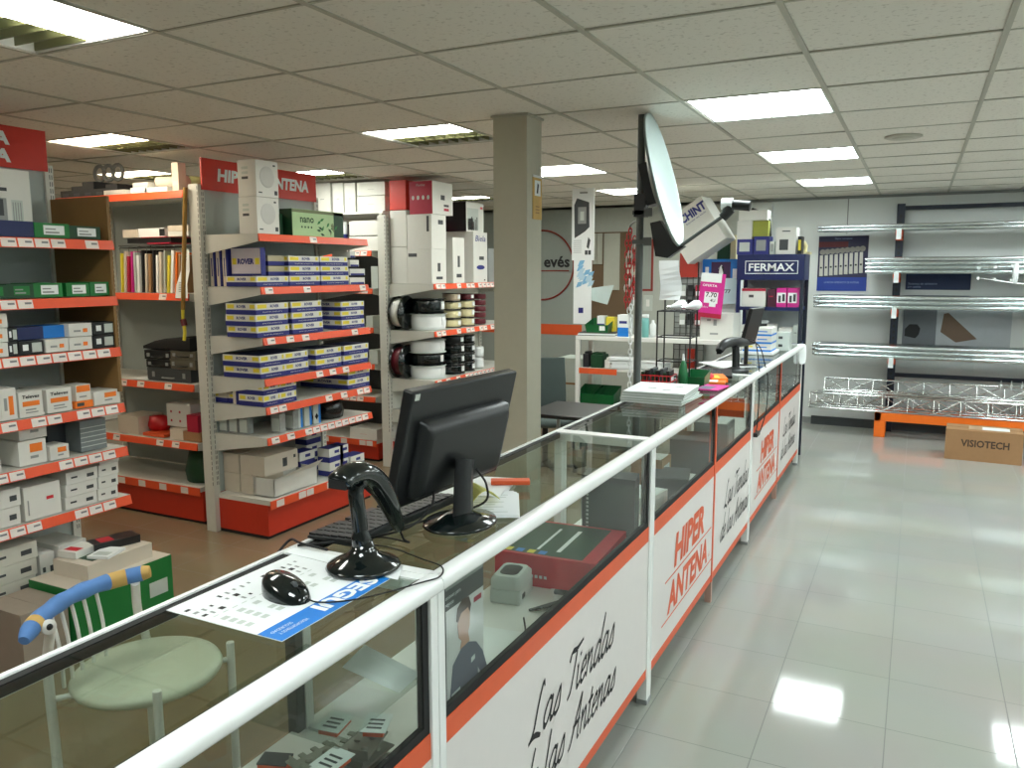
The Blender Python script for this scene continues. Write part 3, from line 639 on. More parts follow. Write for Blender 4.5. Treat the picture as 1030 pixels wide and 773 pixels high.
m = MB(); m.T = Matrix.Translation((0, 0, .14)) @ Matrix.Rotation(rad(14), 4, 'Y'); m.box(-.012, -.10, -.005, .012, .12, .24); m.build('panel', BLACK, o, .004)
m = MB(); m.T = Matrix.Translation((0, 0, .14)) @ Matrix.Rotation(rad(14), 4, 'Y'); m.box(-.0135, -.09, .005, -.012, .11, .23); m.build('glass', mat('unlit_screen', (10, 12, 14), .1), o)
MB().tube([(0, 0, .0), (0, 0, .16)], .014, n=10).build('neck', BLACK, o)
MB().lathe([(0, 0), (.07, 0), (.07, .008), (.02, .014), (0, .014)], n=20).build('foot', BLACK, o)
o = thing('laptop', 'dark slim keyboard dock lying beneath the far scanner', 'laptop', (-1.06, 4.72, zt), rad(12))
m = MB().box(-.12, -.16, 0, .12, .16, .018); m.build('case', BLACK, o, .004)
m = MB()
for i in range(5):
    for j in range(11): m.box(-.08+i*.03, -.14+j*.026, .0182, -.058+i*.03, -.12+j*.026, .021)
m.build('keys', DGREY, o)
sheets('paper_pile', 'white sheets spread behind the far scanner', 'paper', -1.08, 5.25, rad(40), .24, .32, 5, [PAPER, PAPER, LGREY], z0=zt, ink=False)
# pens, tray and small things around y 4.3
o = thing('storage_bin', 'small green plastic parts bin beside the magazine stack', 'bin', (-1.03, 4.28, zt))
m = MB(); m.add([(-.05, -.07, 0), (.05, -.07, 0), (.05, .05, 0), (-.05, .05, 0), (-.055, -.08, .05), (.055, -.08, .05), (.055, .06, .075), (-.055, .06, .075)], [(0,3,2,1),(0,1,5,4),(1,2,6,5),(2,3,7,6),(3,0,4,7)])
b_ = m.build('tray', GREENPL, o); md = b_.modifiers.new('thickness', 'SOLIDIFY'); md.thickness = .003
MB().box(-.05, -.072, .012, .05, -.068, .034).build('label_holder', DGREEN, o)
for k, (x, y, r_, mt, lb) in enumerate(((-.99, 4.50, 20, ORP, 'bright orange pen pack in front of the red pouch'), (-.97, 4.42, 8, ORP, 'orange leaflet lying next to the green bin'), (-.98, 4.28, -5, MAG, 'pink leaflet lying flat past the catalogue stack'))):
    m = MB().box(-.06, -.10, 0, .06, .10, (.022, .012, .006)[k], 0).box(-.05, -.09, (.022, .012, .006)[k], .02, .02, (.022, .012, .006)[k]+.001, 1)
    solo('leaflet_pack', m, [mt, (YEL, PAPER, SHIRT)[k]], lb, 'leaflet', loc=(x, y, zt+(.001, .001, .001)[k]) if k != 2 else (-.93, 4.18, zt), rz=rad(r_), bevel=.001)
m = MB().lathe([(.0, 0), (.055, .004), (.05, .022), (.03, .034), (0, .036)], n=18, sy=1.3); 
solo('red_pouch', m, REDP, 'shiny red pouch on the counter behind the orange pens', 'pouch', loc=(-1.03, 4.68-.25, zt+.013))
# wire leaflet rack
o = thing('wire_rack', 'black wire display rack standing at the rear of the third counter', 'rack', (-1.16, 4.32, zt))
m = MB()
for x in (-.09, .09):
    for y in (-.07, .07): m.tube([(x, y, 0), (x, y, .39 if y < 0 else .65)], .0045, n=6)
for z in (.02, .12, .25, .39):
    m.tube([(-.09,-.07,z),(.09,-.07,z),(.09,.07,z),(-.09,.07,z),(-.09,-.07,z)], .0035, n=6)
for k in range(7): m.tube([(-.09+.03*k, -.07, .02), (-.09+.03*k, .07, .02)], .002, n=5).tube([(-.09+.03*k, -.07, .39), (-.09+.03*k, .07, .39)], .002, n=5)
m.build('wire_frame', BLACK, o)
o2 = thing('wire_basket', 'red and dark wire basket full of sachets on the counter', 'basket', (-1.21, 4.15, zt))
m = MB()
for z in (.0, .03, .06): m.tube([(-.085,-.06,z),(.085,-.06,z),(.085,.06,z),(-.085,.06,z),(-.085,-.06,z)], .003, 0 if z < .06 else 0, 6)
for k in range(9): m.tube([(-.085+k*.0212, -.06, 0), (-.085+k*.0212, -.06, .06)], .002, 0, 5).tube([(-.085+k*.0212, .06, 0), (-.085+k*.0212, .06, .06)], .002, 0, 5)
m.build('wire_frame', REDPL, o2)
for k in range(8):
    m = MB(); m.T = Matrix.Rotation(rad(random.uniform(-12, 12)), 4, 'Y'); m.box(-.008, -.045, .004, .008, .045, .075+.01*(k % 3), 0).box(.0082, -.03, .03, .0086, .03, .05, 1)
    solo('sachet', m, [(DGREEN, BLACK, DGREY)[k % 3], PAPER], f'dark sachet, {ORD[k]} from the left in the red wire basket', 'sachet', 'sachets in the wire basket', (-1.28+k*.02, 4.15, zt))
m = MB().tube([(0, 0, 0), (0, 0, .04), (.0, 0, .10), (.0, 0, .135)], [.024, .026, .022, .008], n=14).tube([(0,0,.135),(0,0,.17)], [.008, .005], 1, 10)
solo('cable_tie_bottle', m, [GREENPL, PAPER], 'clear green bottle of cable ties in front of the wire rack', 'bottle', loc=(-1.09, 4.20, zt+.0))
m = MB()
st = [[(-.055+.008*sin(i*.6), .0+.004*i*0-.01*sin(i*.5), .0+i*.026), (.055+.008*sin(i*.6), .01*sin(i*.7), .0+i*.026)] for i in range(9)]
for i in range(8): m.quad(st[i][0], st[i][1], st[i+1][1], st[i+1][0])
q_ = solo('blank_notice', m, PAPER, 'blank white sheet hanging on the wire rack below the dish', 'paper', loc=(-1.185, 4.24, 1.475), rz=rad(0)); md = q_.modifiers.new('t', 'SOLIDIFY'); md.thickness = .001
for k in range(2):
    o = thing('light_bulb_camera', ('white dome bulb lying on the wire rack, left one', 'white dome bulb lying on the wire rack, right one')[k], 'bulb', (-1.16+k*.08, 4.32, zt+.393), rad(30))
    MB().tube([(-.045,0,.018),(-.02,0,.022),(.01,0,.03),(.035,0,.03),(.05,0,.03)], [.006,.014,.026,.026,.010], n=14).build('glass_bulb', PAPER, o)
    MB().tube([(-.06,0,.017),(-.04,0,.018)], .010, n=10).build('cap', CHROME, o)
# white and blue cartons on the far counter end
def carton3(w, d, h, mats, top=0):
    m = MB().box(-w/2, -d/2, h*.36, w/2, d/2, h, 0).box(-w/2, -d/2, 0, w/2, d/2, h*.36, 1)
    return m
for k in range(3):
    for c in range(2):
        m = MB().box(-.10, -.058, .014, .10, .058, .056, 0).box(-.10, -.058, 0, .10, .058, .014, 1)
        m.box(-.085, -.0584, .03, -.03, -.058, .042, 2).box(.0, -.0584, .028, .07, -.058, .036, 1)
        solo('white_blue_carton', m, [CARTW, BLUE, YEL], f'white and blue flat carton, {level(k, 3)} of the {"left" if c == 0 else "right"} pile at the counter end', 'box', 'white and blue cartons at the counter end', (-1.03, 6.10+c*.12, zt+.02+k*.057))
m = MB().box(-.12, -.14, 0, .12, .14, .02); solo('leaflet_pack', m, PAPER, 'white paper pile under the white and blue cartons', 'paper', loc=(-1.03, 6.16, zt))
solo('grey_carton', MB().box(-.05, -.07, 0, .05, .07, .14, 0).box(-.03, -.0705, .03, .0, -.07, .05, 1).box(-.03, -.0705, .09, .0, -.07, .11, 1), [LGREY, DGREY], 'upright grey carton right of the white and blue cartons', 'box', loc=(-.90, 6.45, zt))
o = thing('security_camera', 'small black and white camera lying on top of the counter-end cartons', 'camera', (-1.02, 6.12, zt+.192), rad(20))
MB().tube([(-.05,0,.025),(.04,0,.03)], .022, n=14).build('body', BLACK, o); MB().box(.0,-.03,.03,.05,.03,.05).build('bracket', GREY, o)
m = MB()
V = [(0,-.03,.012),(0,.05,.012),(.022,-.035,.004),(.022,.045,.006),(.036,-.03,-.06),(.034,.05,-.05),(.04,-.035,-.12),(.042,.04,-.11),(.052,-.03,-.16),(.05,.03,-.155)]
m.add(V, [(2*i, 2*i+2, 2*i+3, 2*i+1) for i in range(4)], 0, True)
q_ = solo('cleaning_cloth', m, PAPER, 'white cloth draped over the far end of the counter rail', 'cloth', loc=(FX-.012, 6.93, TOP+.006), rz=rad(-48)); md = q_.modifiers.new('t', 'SOLIDIFY'); md.thickness = .006; md = q_.modifiers.new('s', 'SUBSURF'); md.levels = 2; md.render_levels = 2

# ---------------------------------------------------------------- shelving on the left
GF = -3.45                       # front line of the two aisle runs (face +X)
def shelf_unit(name, label, T, L, dep, zs, zb, ztop, header=None, side=None, back=BACKG, bracket_end=True, tagp=None, redstrip=STRIP):
    """a gondola bay in local axes: x along the front (0..L), y = depth (0 front .. dep spine), z up"""
    o = thing(name, label, 'shelving'); o.matrix_world = T
    p = MB().box(0, dep-.02, zb, L, dep, ztop-(.0 if header is None else 0)); p.build('back_panel', [back], o)
    for x in (0, L):
        u = MB().box(x-.035 if x == 0 else x-.03, dep-.035, 0, x+.012, dep+.045, ztop+.03, 0)
        z = .3
        while z < ztop:
            u.box(x-.010, dep-.0356, z, x-.006, dep-.0350, z+.022, 1); u.box(x+.001, dep-.0356, z, x+.005, dep-.035, z+.022, 1)
            if x == 0: u.box(x-.0356, dep-.030, z, x-.035, dep-.025, z+.022, 1)
            z += .033
        u.build('upright', [SHELFG, DSTEEL], o)
    for k, z in enumerate(zs):
        s_ = MB().box(0, .004, z-.028, L, dep-.03, z-.002, 0)
        s_.build('shelf', [SHELFG], o, .002); sh = o.children[-1]
        for x in (-.003, L-.001):
            MB().add([(x, .002, z-.046), (x, .002, z), (x, dep-.035, z), (x, dep-.035, z-.115), (x+.004, .002, z-.046), (x+.004, .002, z), (x+.004, dep-.035, z), (x+.004, dep-.035, z-.115)],
                     [(0,1,2,3),(7,6,5,4),(0,4,5,1),(1,5,6,2),(2,6,7,3),(3,7,4,0)], 0).build('bracket', SHELFG, sh)
        st = MB(); st.add([(0, -.012, z-.044), (L, -.012, z-.044), (L, -.002, z-.0), (0, -.002, z-.0), (0, .0, z-.044), (L, .0, z-.044), (L, .002, z), (0, .002, z)], [(0,1,2,3),(7,6,5,4),(0,4,5,1),(1,5,6,2),(2,6,7,3),(3,7,4,0)], 0)
        st.add([(0, -.0123, z-.044), (L, -.0123, z-.044), (L, -.0123, z-.042), (0, -.0123, z-.042)], [(0,1,2,3)], 0)
        den = tagp[k] if tagp else .3; x = .03
        rs = random.Random(k*17+int(L*100))
        while x < L-.08:
            if rs.random() < den:
                f = lambda xx, t: (xx, -.0125+.010*t, z-.044+.044*t)
                st.add([f(x, .08), f(x+.066, .08), f(x+.066, .92), f(x, .92)], [(0,1,2,3)], 1)
                st.add([(x+.008, -.0118, z-.038), (x+.05, -.0118, z-.038), (x+.05, -.0108, z-.038), (x+.008, -.0108, z-.038)], [(0,1,2,3)], 2)
                st.add([(x+.03, -.0082, z-.026), (x+.06, -.0082, z-.026), (x+.06, -.0062, z-.014), (x+.03, -.0062, z-.014)], [(0,1,2,3)], 2)
                x += .074
            else: x += .055+.05*rs.random()
        st.build('price_strip', [redstrip, TAG, TAGINK], sh)
    b = MB().box(0, .02, .02, L, dep-.03, zb-.03, 0); b.build('base', BASER, o)
    b = MB().box(0, .0, zb-.03, L, dep-.03, zb, 0).box(0, .03, 0, L, dep-.03, .02, 1); b.build('bottom_shelf', [SHELFG, MATB], o); sh = o.children[-1]
    st = MB().box(0, -.006, zb-.055, L, 0, zb-.003, 0)
    x = .05
    while x < L-.1: st.box(x, -.0065, zb-.05, x+.066, -.006, zb-.008, 1); x += .074 if random.random() < .4 else .2
    st.build('price_strip', [redstrip, TAG], sh)
    if header:
        z0, z1, word = header
        h = MB().box(-.01, dep-.045, z0, L-.02, dep-.034, z1, 0); hd = h.build('header_sign', [REDSIGN], o)
        if word:
            t = MB()
            for s_, x, zz, hh, ww in word: t.text(s_, hh, frame((x, dep-.046, zz), (1,0,0), (0,0,1)), 0, .045, .12, 'c', ww)
            t.build('lettering', PAPER, hd)
    if side:
        for (y0, y1, z0, z1, x) in side: MB().box(x, y0, z0, x+.016, y1, z1).build('side_board', BROWN, o)
    return o
# local x -> +Y world, local y(depth) -> -X world, mirrored handedness handled by proper rotation (x->Y, y->-X)
def TX(x, y): return Matrix(((0, -1, 0, x), (1, 0, 0, y), (0, 0, 1, 0), (0, 0, 0, 1)))
def TY(x, y): return Matrix.Translation((x, y, 0))
A0 = 1.30
shelf_unit('shelving_unit', 'nearest red and white shelving bay at the left edge, brown board at its end', TX(GF, A0), 1.34, .45, [1.778, 1.515, 1.270, .995, .778, .532], .205, 2.12, header=(2.118, 2.31, [('HIPER ANTENA', .77, 2.225, .055, .74), ('HIPER ANTENA', .77, 2.145, .055, .74)]),
           side=[(.005, .42, 1.05, 1.985, 1.325)], tagp=[.6, .35, .95, .85, .85, .55])
B0 = 3.60
shelf_unit('shelving_unit', 'middle shelving bay full of white and blue cartons, facing the counters', TX(GF, B0), 1.04, .46, [1.850, 1.540, 1.240, .993, .822, .634], .245, 2.12, header=(2.118, 2.305, [('HIPER', .26, 2.180, .070, .30), ('ANTENA', .74, 2.180, .070, .40)]), tagp=[.15, .35, .4, .45, .4, .7])
D0 = 5.50
shelf_unit('shelving_unit', 'grey shelving bay with big white boxes and cable reels, left of the column', TX(GF, D0), 1.55, .46, [1.53, 1.150, .750, .49], .245, 2.05, tagp=[.75, .7, .6, .5], back=SHELFG)
C1 = -4.03
shelf_unit('shelving_unit', 'shelving bay across the aisle holding magazines and dark cases', TY(C1-1.25, 3.62), 1.22, .45, [2.125, 1.495, .92, .54], .25, 2.11, tagp=[.0, .1, .1, .1])
shelf_unit('shelving_unit', 'far shelving bay with white cartons stacked up to the ceiling', TY(-5.33, 5.55), 1.25, .45, [1.80, 1.487, 1.16, .85, .567], .19, 2.05, tagp=[.8, .3, .8, .8, .8], back=DGREY)
# wooden stick and yellow strap at the corner upright
solo('wooden_stick', MB().tube([(-4.035, 3.545, 1.40), (-3.955, 3.545, 2.13)], .013, n=8), mat('golden_wood', (150, 112, 44), .5, noise=.2), 'golden wooden stick leaning at the corner upright of the magazine bay', 'stick')
m = MB().tube(smooth_path([(-4.035, 3.545, 1.41), (-4.04, 3.545, 1.34), (-4.03, 3.545, 1.27), (-4.04, 3.545, 1.21)], 5), .010, 0, 8).tube([(-4.04, 3.545, 1.34), (-4.03, 3.545, 1.30)], .018, 1, 8)
solo('tassel', m, [YEL, MAROON], 'small yellow and dark red tassel hanging under the wooden stick', 'tassel')

# --- goods. a front face on the run facing +X: px pair gives the two ends along Y
def yx(px, py, X): return at(px, py, X=X).y
def carton(mb, w, d, h, m=0): return mb.box(-w/2, -d/2, 0, w/2, d/2, h, m)
# A: front faces at X=-3.47, local boxes: x = depth, y = along the run
def A(px0, px1, py, z, top, dep, mats, name, label, cat, group, print_=None, inset=.02, rz=0, X=None):
    X = GF-inset if X is None else X
    ya, yb = yx(px0, py, X), yx(px1, py, X); zt = at((px0+px1)/2, top, X=X).z if top > 10 else z+top
    L = yb-ya; h = zt-z; mb = MB().box(-dep, -L/2, 0, 0, L/2, h, 0)
    if print_: print_(mb, L, h, dep)
    return solo(name, mb, mats, label, cat, group, (X, (ya+yb)/2, z+.001), rz)
fq = lambda mb, y0, z0, y1, z1, mi, e=.0006: mb.quad((e, y0, z0), (e, y1, z0), (e, y1, z1), (e, y0, z1), mi)      # on the +X face
sq = lambda mb, x0, z0, x1, z1, L, mi, e=.0006: mb.quad((x0, -L/2-e, z0), (x1, -L/2-e, z0), (x1, -L/2-e, z1), (x0, -L/2-e, z1), mi)  # on the -Y face
FT = lambda y, z, e=.0012: frame((e, y, z), (0,1,0), (0,0,1))
def lab(mb, L, h, dep): fq(mb, -L*.25, h*.2, L*.35, h*.85, 1); fq(mb, -L*.2, h*.3, L*.2, h*.42, 2, .001); fq(mb, -L*.2, h*.55, L*.1, h*.64, 2, .001)
# shelf 1 of the nearest bay
def modem(mb, L, h, dep):
    fq(mb, -.11, .035, .015, .165, 1); fq(mb, -.10, .09, .0, .16, 2, .001); fq(mb, .035, .02, .085, .16, 3); fq(mb, -.11, .195, .02, .21, 2)
    for k in range(4): fq(mb, .04+k*.011, .03, .044+k*.011, .15, 4, .0012)
A(-25, 33, 224, 1.781, 170, .20, [CARTW, GREY, DGREY, LGREY, GREY], 'router_box', 'big white product box with a printed grey device, top shelf at the left edge', 'box', None, modem, inset=.10)
A(-20, 35, 236, 1.781, 222, .07, [DBLUE], 'flat_box', 'long flat dark blue box under the white device box', 'box', None)
A(35, 70, 236, 1.781, 225, .16, [GREEN, PAPER, GREY], 'flat_box', 'green flat box with a white label, left of two on the top shelf', 'box', 'green flat boxes', lab, inset=.016)
A(70, 101, 236, 1.781, 228, .16, [DGREEN, PAPER, GREY], 'flat_box', 'green flat box with a white label, right of two on the top shelf', 'box', 'green flat boxes', lab, inset=.018)
for k, (a, b, t) in enumerate(((-18, 7, 287), (7, 34, 286), (34, 63, 285), (67, 90, 285), (91, 110, 284))):
    A(a, b, 295, 1.518, t, .16, [DGREEN if k < 2 else GREEN, PAPER if k > 1 else GREEN, GREY], 'flat_box', f'dark green flat box, {ORD[k]} from the left on the second shelf', 'box', 'green flat boxes', lab, inset=.016+.002*k)
# shelf 3: black and white small boxes
def tick(mb, L, h, dep): fq(mb, -L*.35, h*.3, -L*.12, h*.75, 1); fq(mb, L*.02, h*.15, L*.42, h*.85, 2)
def wl(mb, L, h, dep): fq(mb, -L*.3, h*.35, L*.0, h*.5, 1); fq(mb, L*.1, h*.3, L*.3, h*.6, 2)
ws = [(-20, 8, 0, 3), (8, 18, 1, 2), (19, 44, 1, 1), (46, 69, 0, 1), (70, 93, 0, 2), (94, 116, 1, 2)]
hh = .062
for k, (a, b, dk, n_) in enumerate(ws):
    for i in range(n_):
        A(a, b, 350-i*9, 1.272+i*hh, hh-.003, .17, [BLACK, PAPER, LGREY] if dk else [CARTW, GREY, ORP], 'small_box', f'{"black" if dk else "white"} small box{", "+level(i, n_)+" one," if n_ > 1 else ""} {ORD[k]} column from the left, third shelf', 'box', 'small boxes on the third shelf', tick if dk else wl, inset=.014+.002*i)
for k, (a, b) in enumerate(((18, 44), (44, 66))):
    A(a, b, 341, 1.272+hh if k == 0 else 1.272+hh, .055, .12, [DBLUE if k == 0 else BLUE], 'blister_pack', ('dark blue blister pack lying over the black box, third shelf', 'brighter blue pack lying over the white boxes, third shelf')[k], 'pack', None, inset=.05)
# shelf 4: white boxes with orange label
def tele(mb, L, h, dep):
    mb.text('Televes', h*.13, FT(0, h*.74), 3, .03, .1, 'c', L*.72); fq(mb, -L*.36, h*.42, L*.36, h*.62, 1); fq(mb, -L*.25, h*.25, L*.2, h*.31, 2); fq(mb, -L*.25, h*.14, L*.28, h*.19, 2)
    sq(mb, -dep*.7, h*.2, -dep*.3, h*.8, L, 1)
def tele2(mb, L, h, dep): fq(mb, -L*.1, h*.5, L*.36, h*.85, 1); fq(mb, -L*.1, h*.25, L*.2, h*.36, 2)
def tside(mb, L, h, dep): fq(mb, L*.0, h*.15, L*.3, h*.75, 1); fq(mb, -L*.3, h*.3, -L*.1, h*.7, 2)
TM = [CARTW, ORP, GREY, INK]
A(-16, 2, 425, .998, 400, .15, TM, 'white_box', 'white box with an orange print cut off by the picture edge, fourth shelf', 'box', None, tside)
A(2, 18, 421, .998, 391, .2, TM, 'white_box', 'tall white box with an orange side strip, fourth shelf, leftmost whole one', 'box', None, tside)
A(20, 44, 417, .998, 394, .12, TM, 'white_box', 'white orange-labelled box, left of the two lettered ones, fourth shelf', 'box', 'lettered white boxes with orange labels', tele)
A(48, 73, 413, .998, 391, .2, TM, 'white_box', 'white orange-labelled box, right of the two lettered ones, fourth shelf', 'box', 'lettered white boxes with orange labels', tele)
A(76, 94, 410, .998, .032, .12, [ORP, DGREY], 'small_box', 'flat orange box under the little white one, fourth shelf', 'box', None, lambda mb, L, h, dep: fq(mb, -L*.4, h*.3, 0, h*.8, 1))
A(77, 92, 404, 1.031, .075, .10, TM, 'small_box', 'little white box with an orange top half on the flat orange box', 'box', None, lambda mb, L, h, dep: (fq(mb, -L*.45, h*.55, L*.45, h*.95, 1), fq(mb, -L*.3, h*.2, L*.2, h*.3, 2)), inset=.03)
A(95, 121, 406, .998, 393, .14, TM, 'small_box', 'low white box with an orange label at the right end, fourth shelf', 'box', None, tele2)
# shelf 5
for i in range(2):
    A(20, 48, 470-i*22, .781+i*.113, .11, .2, TM, 'white_box', f'white box with an orange label, {level(i, 2)} of the pair on the fifth shelf', 'box', 'pair of labelled white boxes', tele2, inset=.03+.01*i)
A(51, 70, 462, .781, 448, .1, TM, 'small_box', 'small white box with an orange label standing alone, fifth shelf', 'box', None, tele2)
A(-10, 2, 478, .781, 463, .1, TM, 'small_box', 'small box with an orange print at the picture edge, fifth shelf', 'box', None, tele2)
A(49, 80, 455, .781, 421, .18, [mat('dark_slate_carton', (50, 56, 60), .5)], 'dark_box', 'dark slate box standing behind the small labelled box, fifth shelf', 'box', None, inset=.16)
A(82, 108, 452, .781, 422, .20, [mat('grey_cloth_pack', (118, 126, 128), .35, noise=.2), LGREY], 'grey_pack', 'shiny grey packed bundle at the right end of the fifth shelf', 'pack', None, lambda mb, L, h, dep: [fq(mb, -L/2, h*.15*k, L/2, h*.15*k+.004, 1) for k in range(1, 6)], inset=.05)
# shelf 6: plain white cartons
def lines(mb, L, h, dep): fq(mb, -L*.35, h*.45, -L*.15, h*.6, 1); fq(mb, L*.15, h*.3, L*.38, h*.6, 1)
WM = [CARTW, DGREY, GREY]
k6 = [(-14, 21, 519, .1, 2, .0), (44+20, 64+28, 507, .066, 3, .0), (92, 121, 499, .066, 4, 0)]
for i in range(2): A(-12, 21, 524-i*19, .535+i*.083, .081, .2, WM, 'white_carton', f'plain white carton at the picture edge, {level(i, 2)} one, sixth shelf', 'box', 'plain white cartons on the sixth shelf', lines)
A(25, 62, 513, .535, 487, .14, [CARTW, GREY, REDP], 'white_carton', 'larger white carton with faint red marks, middle of the sixth shelf', 'box', None, lambda mb, L, h, dep: (fq(mb, L*.1, h*.5, L*.3, h*.6, 2), fq(mb, -L*.42, h*.15, -L*.38, h*.6, 1)))
A(26, 52, 500, .62, .09, .12, [LGREY, GREY], 'white_carton', 'grey-white carton lying behind the larger one, sixth shelf', 'box', None, inset=.25)
for i in range(3): A(66, 98, 508-i*16, .535+i*.058, .056, .18, WM, 'white_carton', f'low white carton, {level(i, 3)} of the left pile on the sixth shelf', 'box', 'low white cartons on the sixth shelf', lines)
for i in range(4): A(99, 119, 501-i*16, .535+i*.058, .056, .18, WM, 'white_carton', f'low white carton, {level(i, 4)} of the right pile on the sixth shelf', 'box', 'low white cartons on the sixth shelf', lines)
# base shelf
for i in range(3): A(-12, 38, 600-i*20, .208+i*.078, .076, .16, [mat('ivory_carton', (198, 196, 184), .6), DGREY, GREY], 'white_carton', f'long ivory carton, {level(i, 3)} of the pile on the bottom shelf', 'box', 'ivory cartons on the bottom shelf', lines)
A(42, 57, 588, .208, 556, .12, WM, 'white_carton', 'narrow white carton beside the ivory pile, bottom shelf', 'box', None, lines)
for i in range(2): A(60, 88, 582-i*18, .208+i*.085, .083, .22, WM, 'white_carton', f'white carton, {level(i, 2)} of the pair near the bottom shelf end', 'box', 'white carton pair on the bottom shelf', lines)
# green carton on the floor with packs on it
gp = at(172, 600, Z=0)
solo('green_carton', MB().box(-.30, -.50, 0, 0, 0, .30, 0).box(-.298, -.498, .30, -.002, -.002, .302, 1).box(0, -.13, .13, .0006, -.03, .20, 2), [GREEN, CARTC, LGREY], 'big green carton with a pale top standing on the floor by the shelving', 'box', loc=(-3.10, 2.57, 0))
solo('brown_carton', MB().box(-.26, -.20, 0, 0, 0, .27, 0).box(-.26, -.101, .27, 0, -.099, .271, 0), [mat('greyish_carton', (150, 138, 124), .7)], 'greyish brown carton on the floor, nearer than the green one', 'box', loc=(-3.13, 2.06, 0))
for k, (x, y, w, d, h, z, mt, m2, r_, lb) in enumerate(((-3.25, 2.33, .22, .34, .07, .303, CARTC, DGREEN, 2, 'open pale tray full of packs lying on the green carton'), (-3.27, 2.40, .10, .20, .035, .375, BLACK, REDP, -16, 'black pack with a red stripe on the tray over the green carton'), (-3.31, 2.25, .10, .13, .03, .375, CARTW, REDP, 10, 'flat white pack with a red print on the tray over the green carton'), (-3.19, 2.30, .10, .13, .012, .375, PAPER, LGREY, 20, 'white sheet lying at the front of the tray over the green carton'))):
    solo('flat_pack', MB().box(-w/2, -d/2, 0, w/2, d/2, h, 0).box(-w*.35, -d*.35, h, w*.35, -d*.05, h+.001, 1), [mt, m2], lb, 'pack', loc=(x, y, z), rz=rad(r_))

# --- B: the white, yellow and blue cartons
RM = [CARTW, NAVY, YEL, INK, mat('navy_top', (30, 34, 84), .5)]
def rover(L=.26, W=.21, H=.062, two=1):
    """flat carton: long side on +X, short side on -Y"""
    m = MB().box(-W, -L/2, H*.42, 0, L/2, H, 0).box(-W, -L/2, 0, 0, L/2, H*.42, 1)
    m.quad((-W+.004, -L/2+.004, H+.0004), (-.004, -L/2+.004, H+.0004), (-.004, L/2-.004, H+.0004), (-W+.004, L/2-.004, H+.0004), 4)
    s = L/two
    for q in range(two):
        c = -L/2+s*(q+.5)
        fq(m, c-s*.46, H*.55, c-s*.18, H*.9, 2); fq(m, c+s*.38, H*.55, c+s*.46, H*.9, 2)
        m.text('ROVER', H*.24, FT(c+s*.06, H*.60), 1, .04, .1, 'c', s*.27); m.text('INSTRUMENTS', H*.09, FT(c, H*.16), 0, .0, 0, 'c', s*.6)
    sq(m, -W*.95, H*.55, -W*.72, H*.9, L, 2); sq(m, -W*.2, H*.55, -.01, H*.9, L, 2)
    m.text('ROVER', H*.24, frame((-W*.48, -L/2-.0012, H*.60), (1,0,0), (0,0,1)), 1, .04, .1, 'c', W*.3)
    return m
BX_ = GF-.015
proto = {}
def rstack(px0, px1, py, z, n, H, W, desc, where, group, two=1, X=BX_, z0i=0, rz=0):
    ya, yb = yx(px0, py, X), yx(px1, py, X); L = round((yb-ya)-.006, 3)
    for i in range(n):
        key = (round(L, 2), H, W, two)
        label = f'{desc}{", "+level(i, n) if n > 1 else ""} {"of" if n > 1 else "on"} {where}'
        loc = (X+random.uniform(-.004, .003), (ya+yb)/2+random.uniform(-.003, .003), z+.001+(i+z0i)*(H+.0015))
        if key not in proto: proto[key] = solo('flat_carton', rover(L, W, H, two), RM, label, 'box', group, loc, rz)
        else: dup(proto[key], loc, rz, label, group)
G2 = 'white, yellow and blue cartons in the middle bay'
# shelf 2
rstack(258, 291, 289, 1.542, 1, .060, .24, 'single white and blue flat carton', 'second shelf under the standing box', G2)
rstack(291, 322, 289, 1.542, 3, .060, .22, 'white and blue carton', 'the stack right of the standing box, second shelf', G2)
rstack(323, 351, 289, 1.542, 3, .060, .22, 'white and blue carton', 'the shiny stack in the middle, second shelf', G2)
for i in range(4):
    A(352, (367, 367, 361, 357)[i], 286-i*10, 1.542+i*.06, .045, .15, [CARTW, NAVY], 'small_box', f'narrow white and blue box, {level(i, 4)} of the end pile, second shelf', 'box', 'narrow boxes at the second shelf end', lambda mb, L, h, dep: fq(mb, -L*.45, 0, L*.45, h*.3, 1), inset=.03)
m = MB().box(-.118, -.02, 0, .118, .02, .165, 0); m.quad((-.115, -.0206, .012), (.116, -.0206, .012), (.116, -.0206, .162), (-.115, -.0206, .162), 1)
F = frame((0, -.0212, .070), (1,0,0), (0,0,1)); m.text('ROVER', .030, F, 2, .05, .05, 'c', .13)
m.quad((-.108,-.021,.066),(-.074,-.021,.066),(-.074,-.021,.104),(-.108,-.021,.104), 3).quad((.074,-.021,.066),(.108,-.021,.066),(.108,-.021,.104),(.074,-.021,.104), 3)
solo('standing_carton', m, [NAVY, mat('lilac_white', (206, 198, 208), .5), NAVY, YEL], 'upright white box with large blue lettering at the near end, second shelf', 'box', loc=(-3.595, 3.66, 1.606))
for k in range(2): solo('flat_carton', MB().box(-.24, -.12, .024, 0, .12, .058, 0).box(-.24, -.12, 0, 0, .12, .024, 1), [mat('dim_carton', (176, 168, 140), .6), NAVY], f'yellowish blue-edged carton, {("lower", "upper")[k]} one just behind the upright box', 'box', 'cartons behind the upright box', (-3.50, 3.845, 1.606+k*.062))  # dimness of the cartons behind is put into their duller colour
for k in range(3):
    solo('upright_carton', MB().box(-.022, 0, 0, .005, .2, .235, 0).box(.005, 0, 0, .018, .2, .235, 1).box(-.012, -.0005, .06, -.004, 0, .17, 1), [CARTC, NAVY], f'carton standing on edge, {ORD[k]} from the corner upright, second shelf', 'box', 'cartons standing on edge', (-3.845+k*.052, 3.62, 1.542))
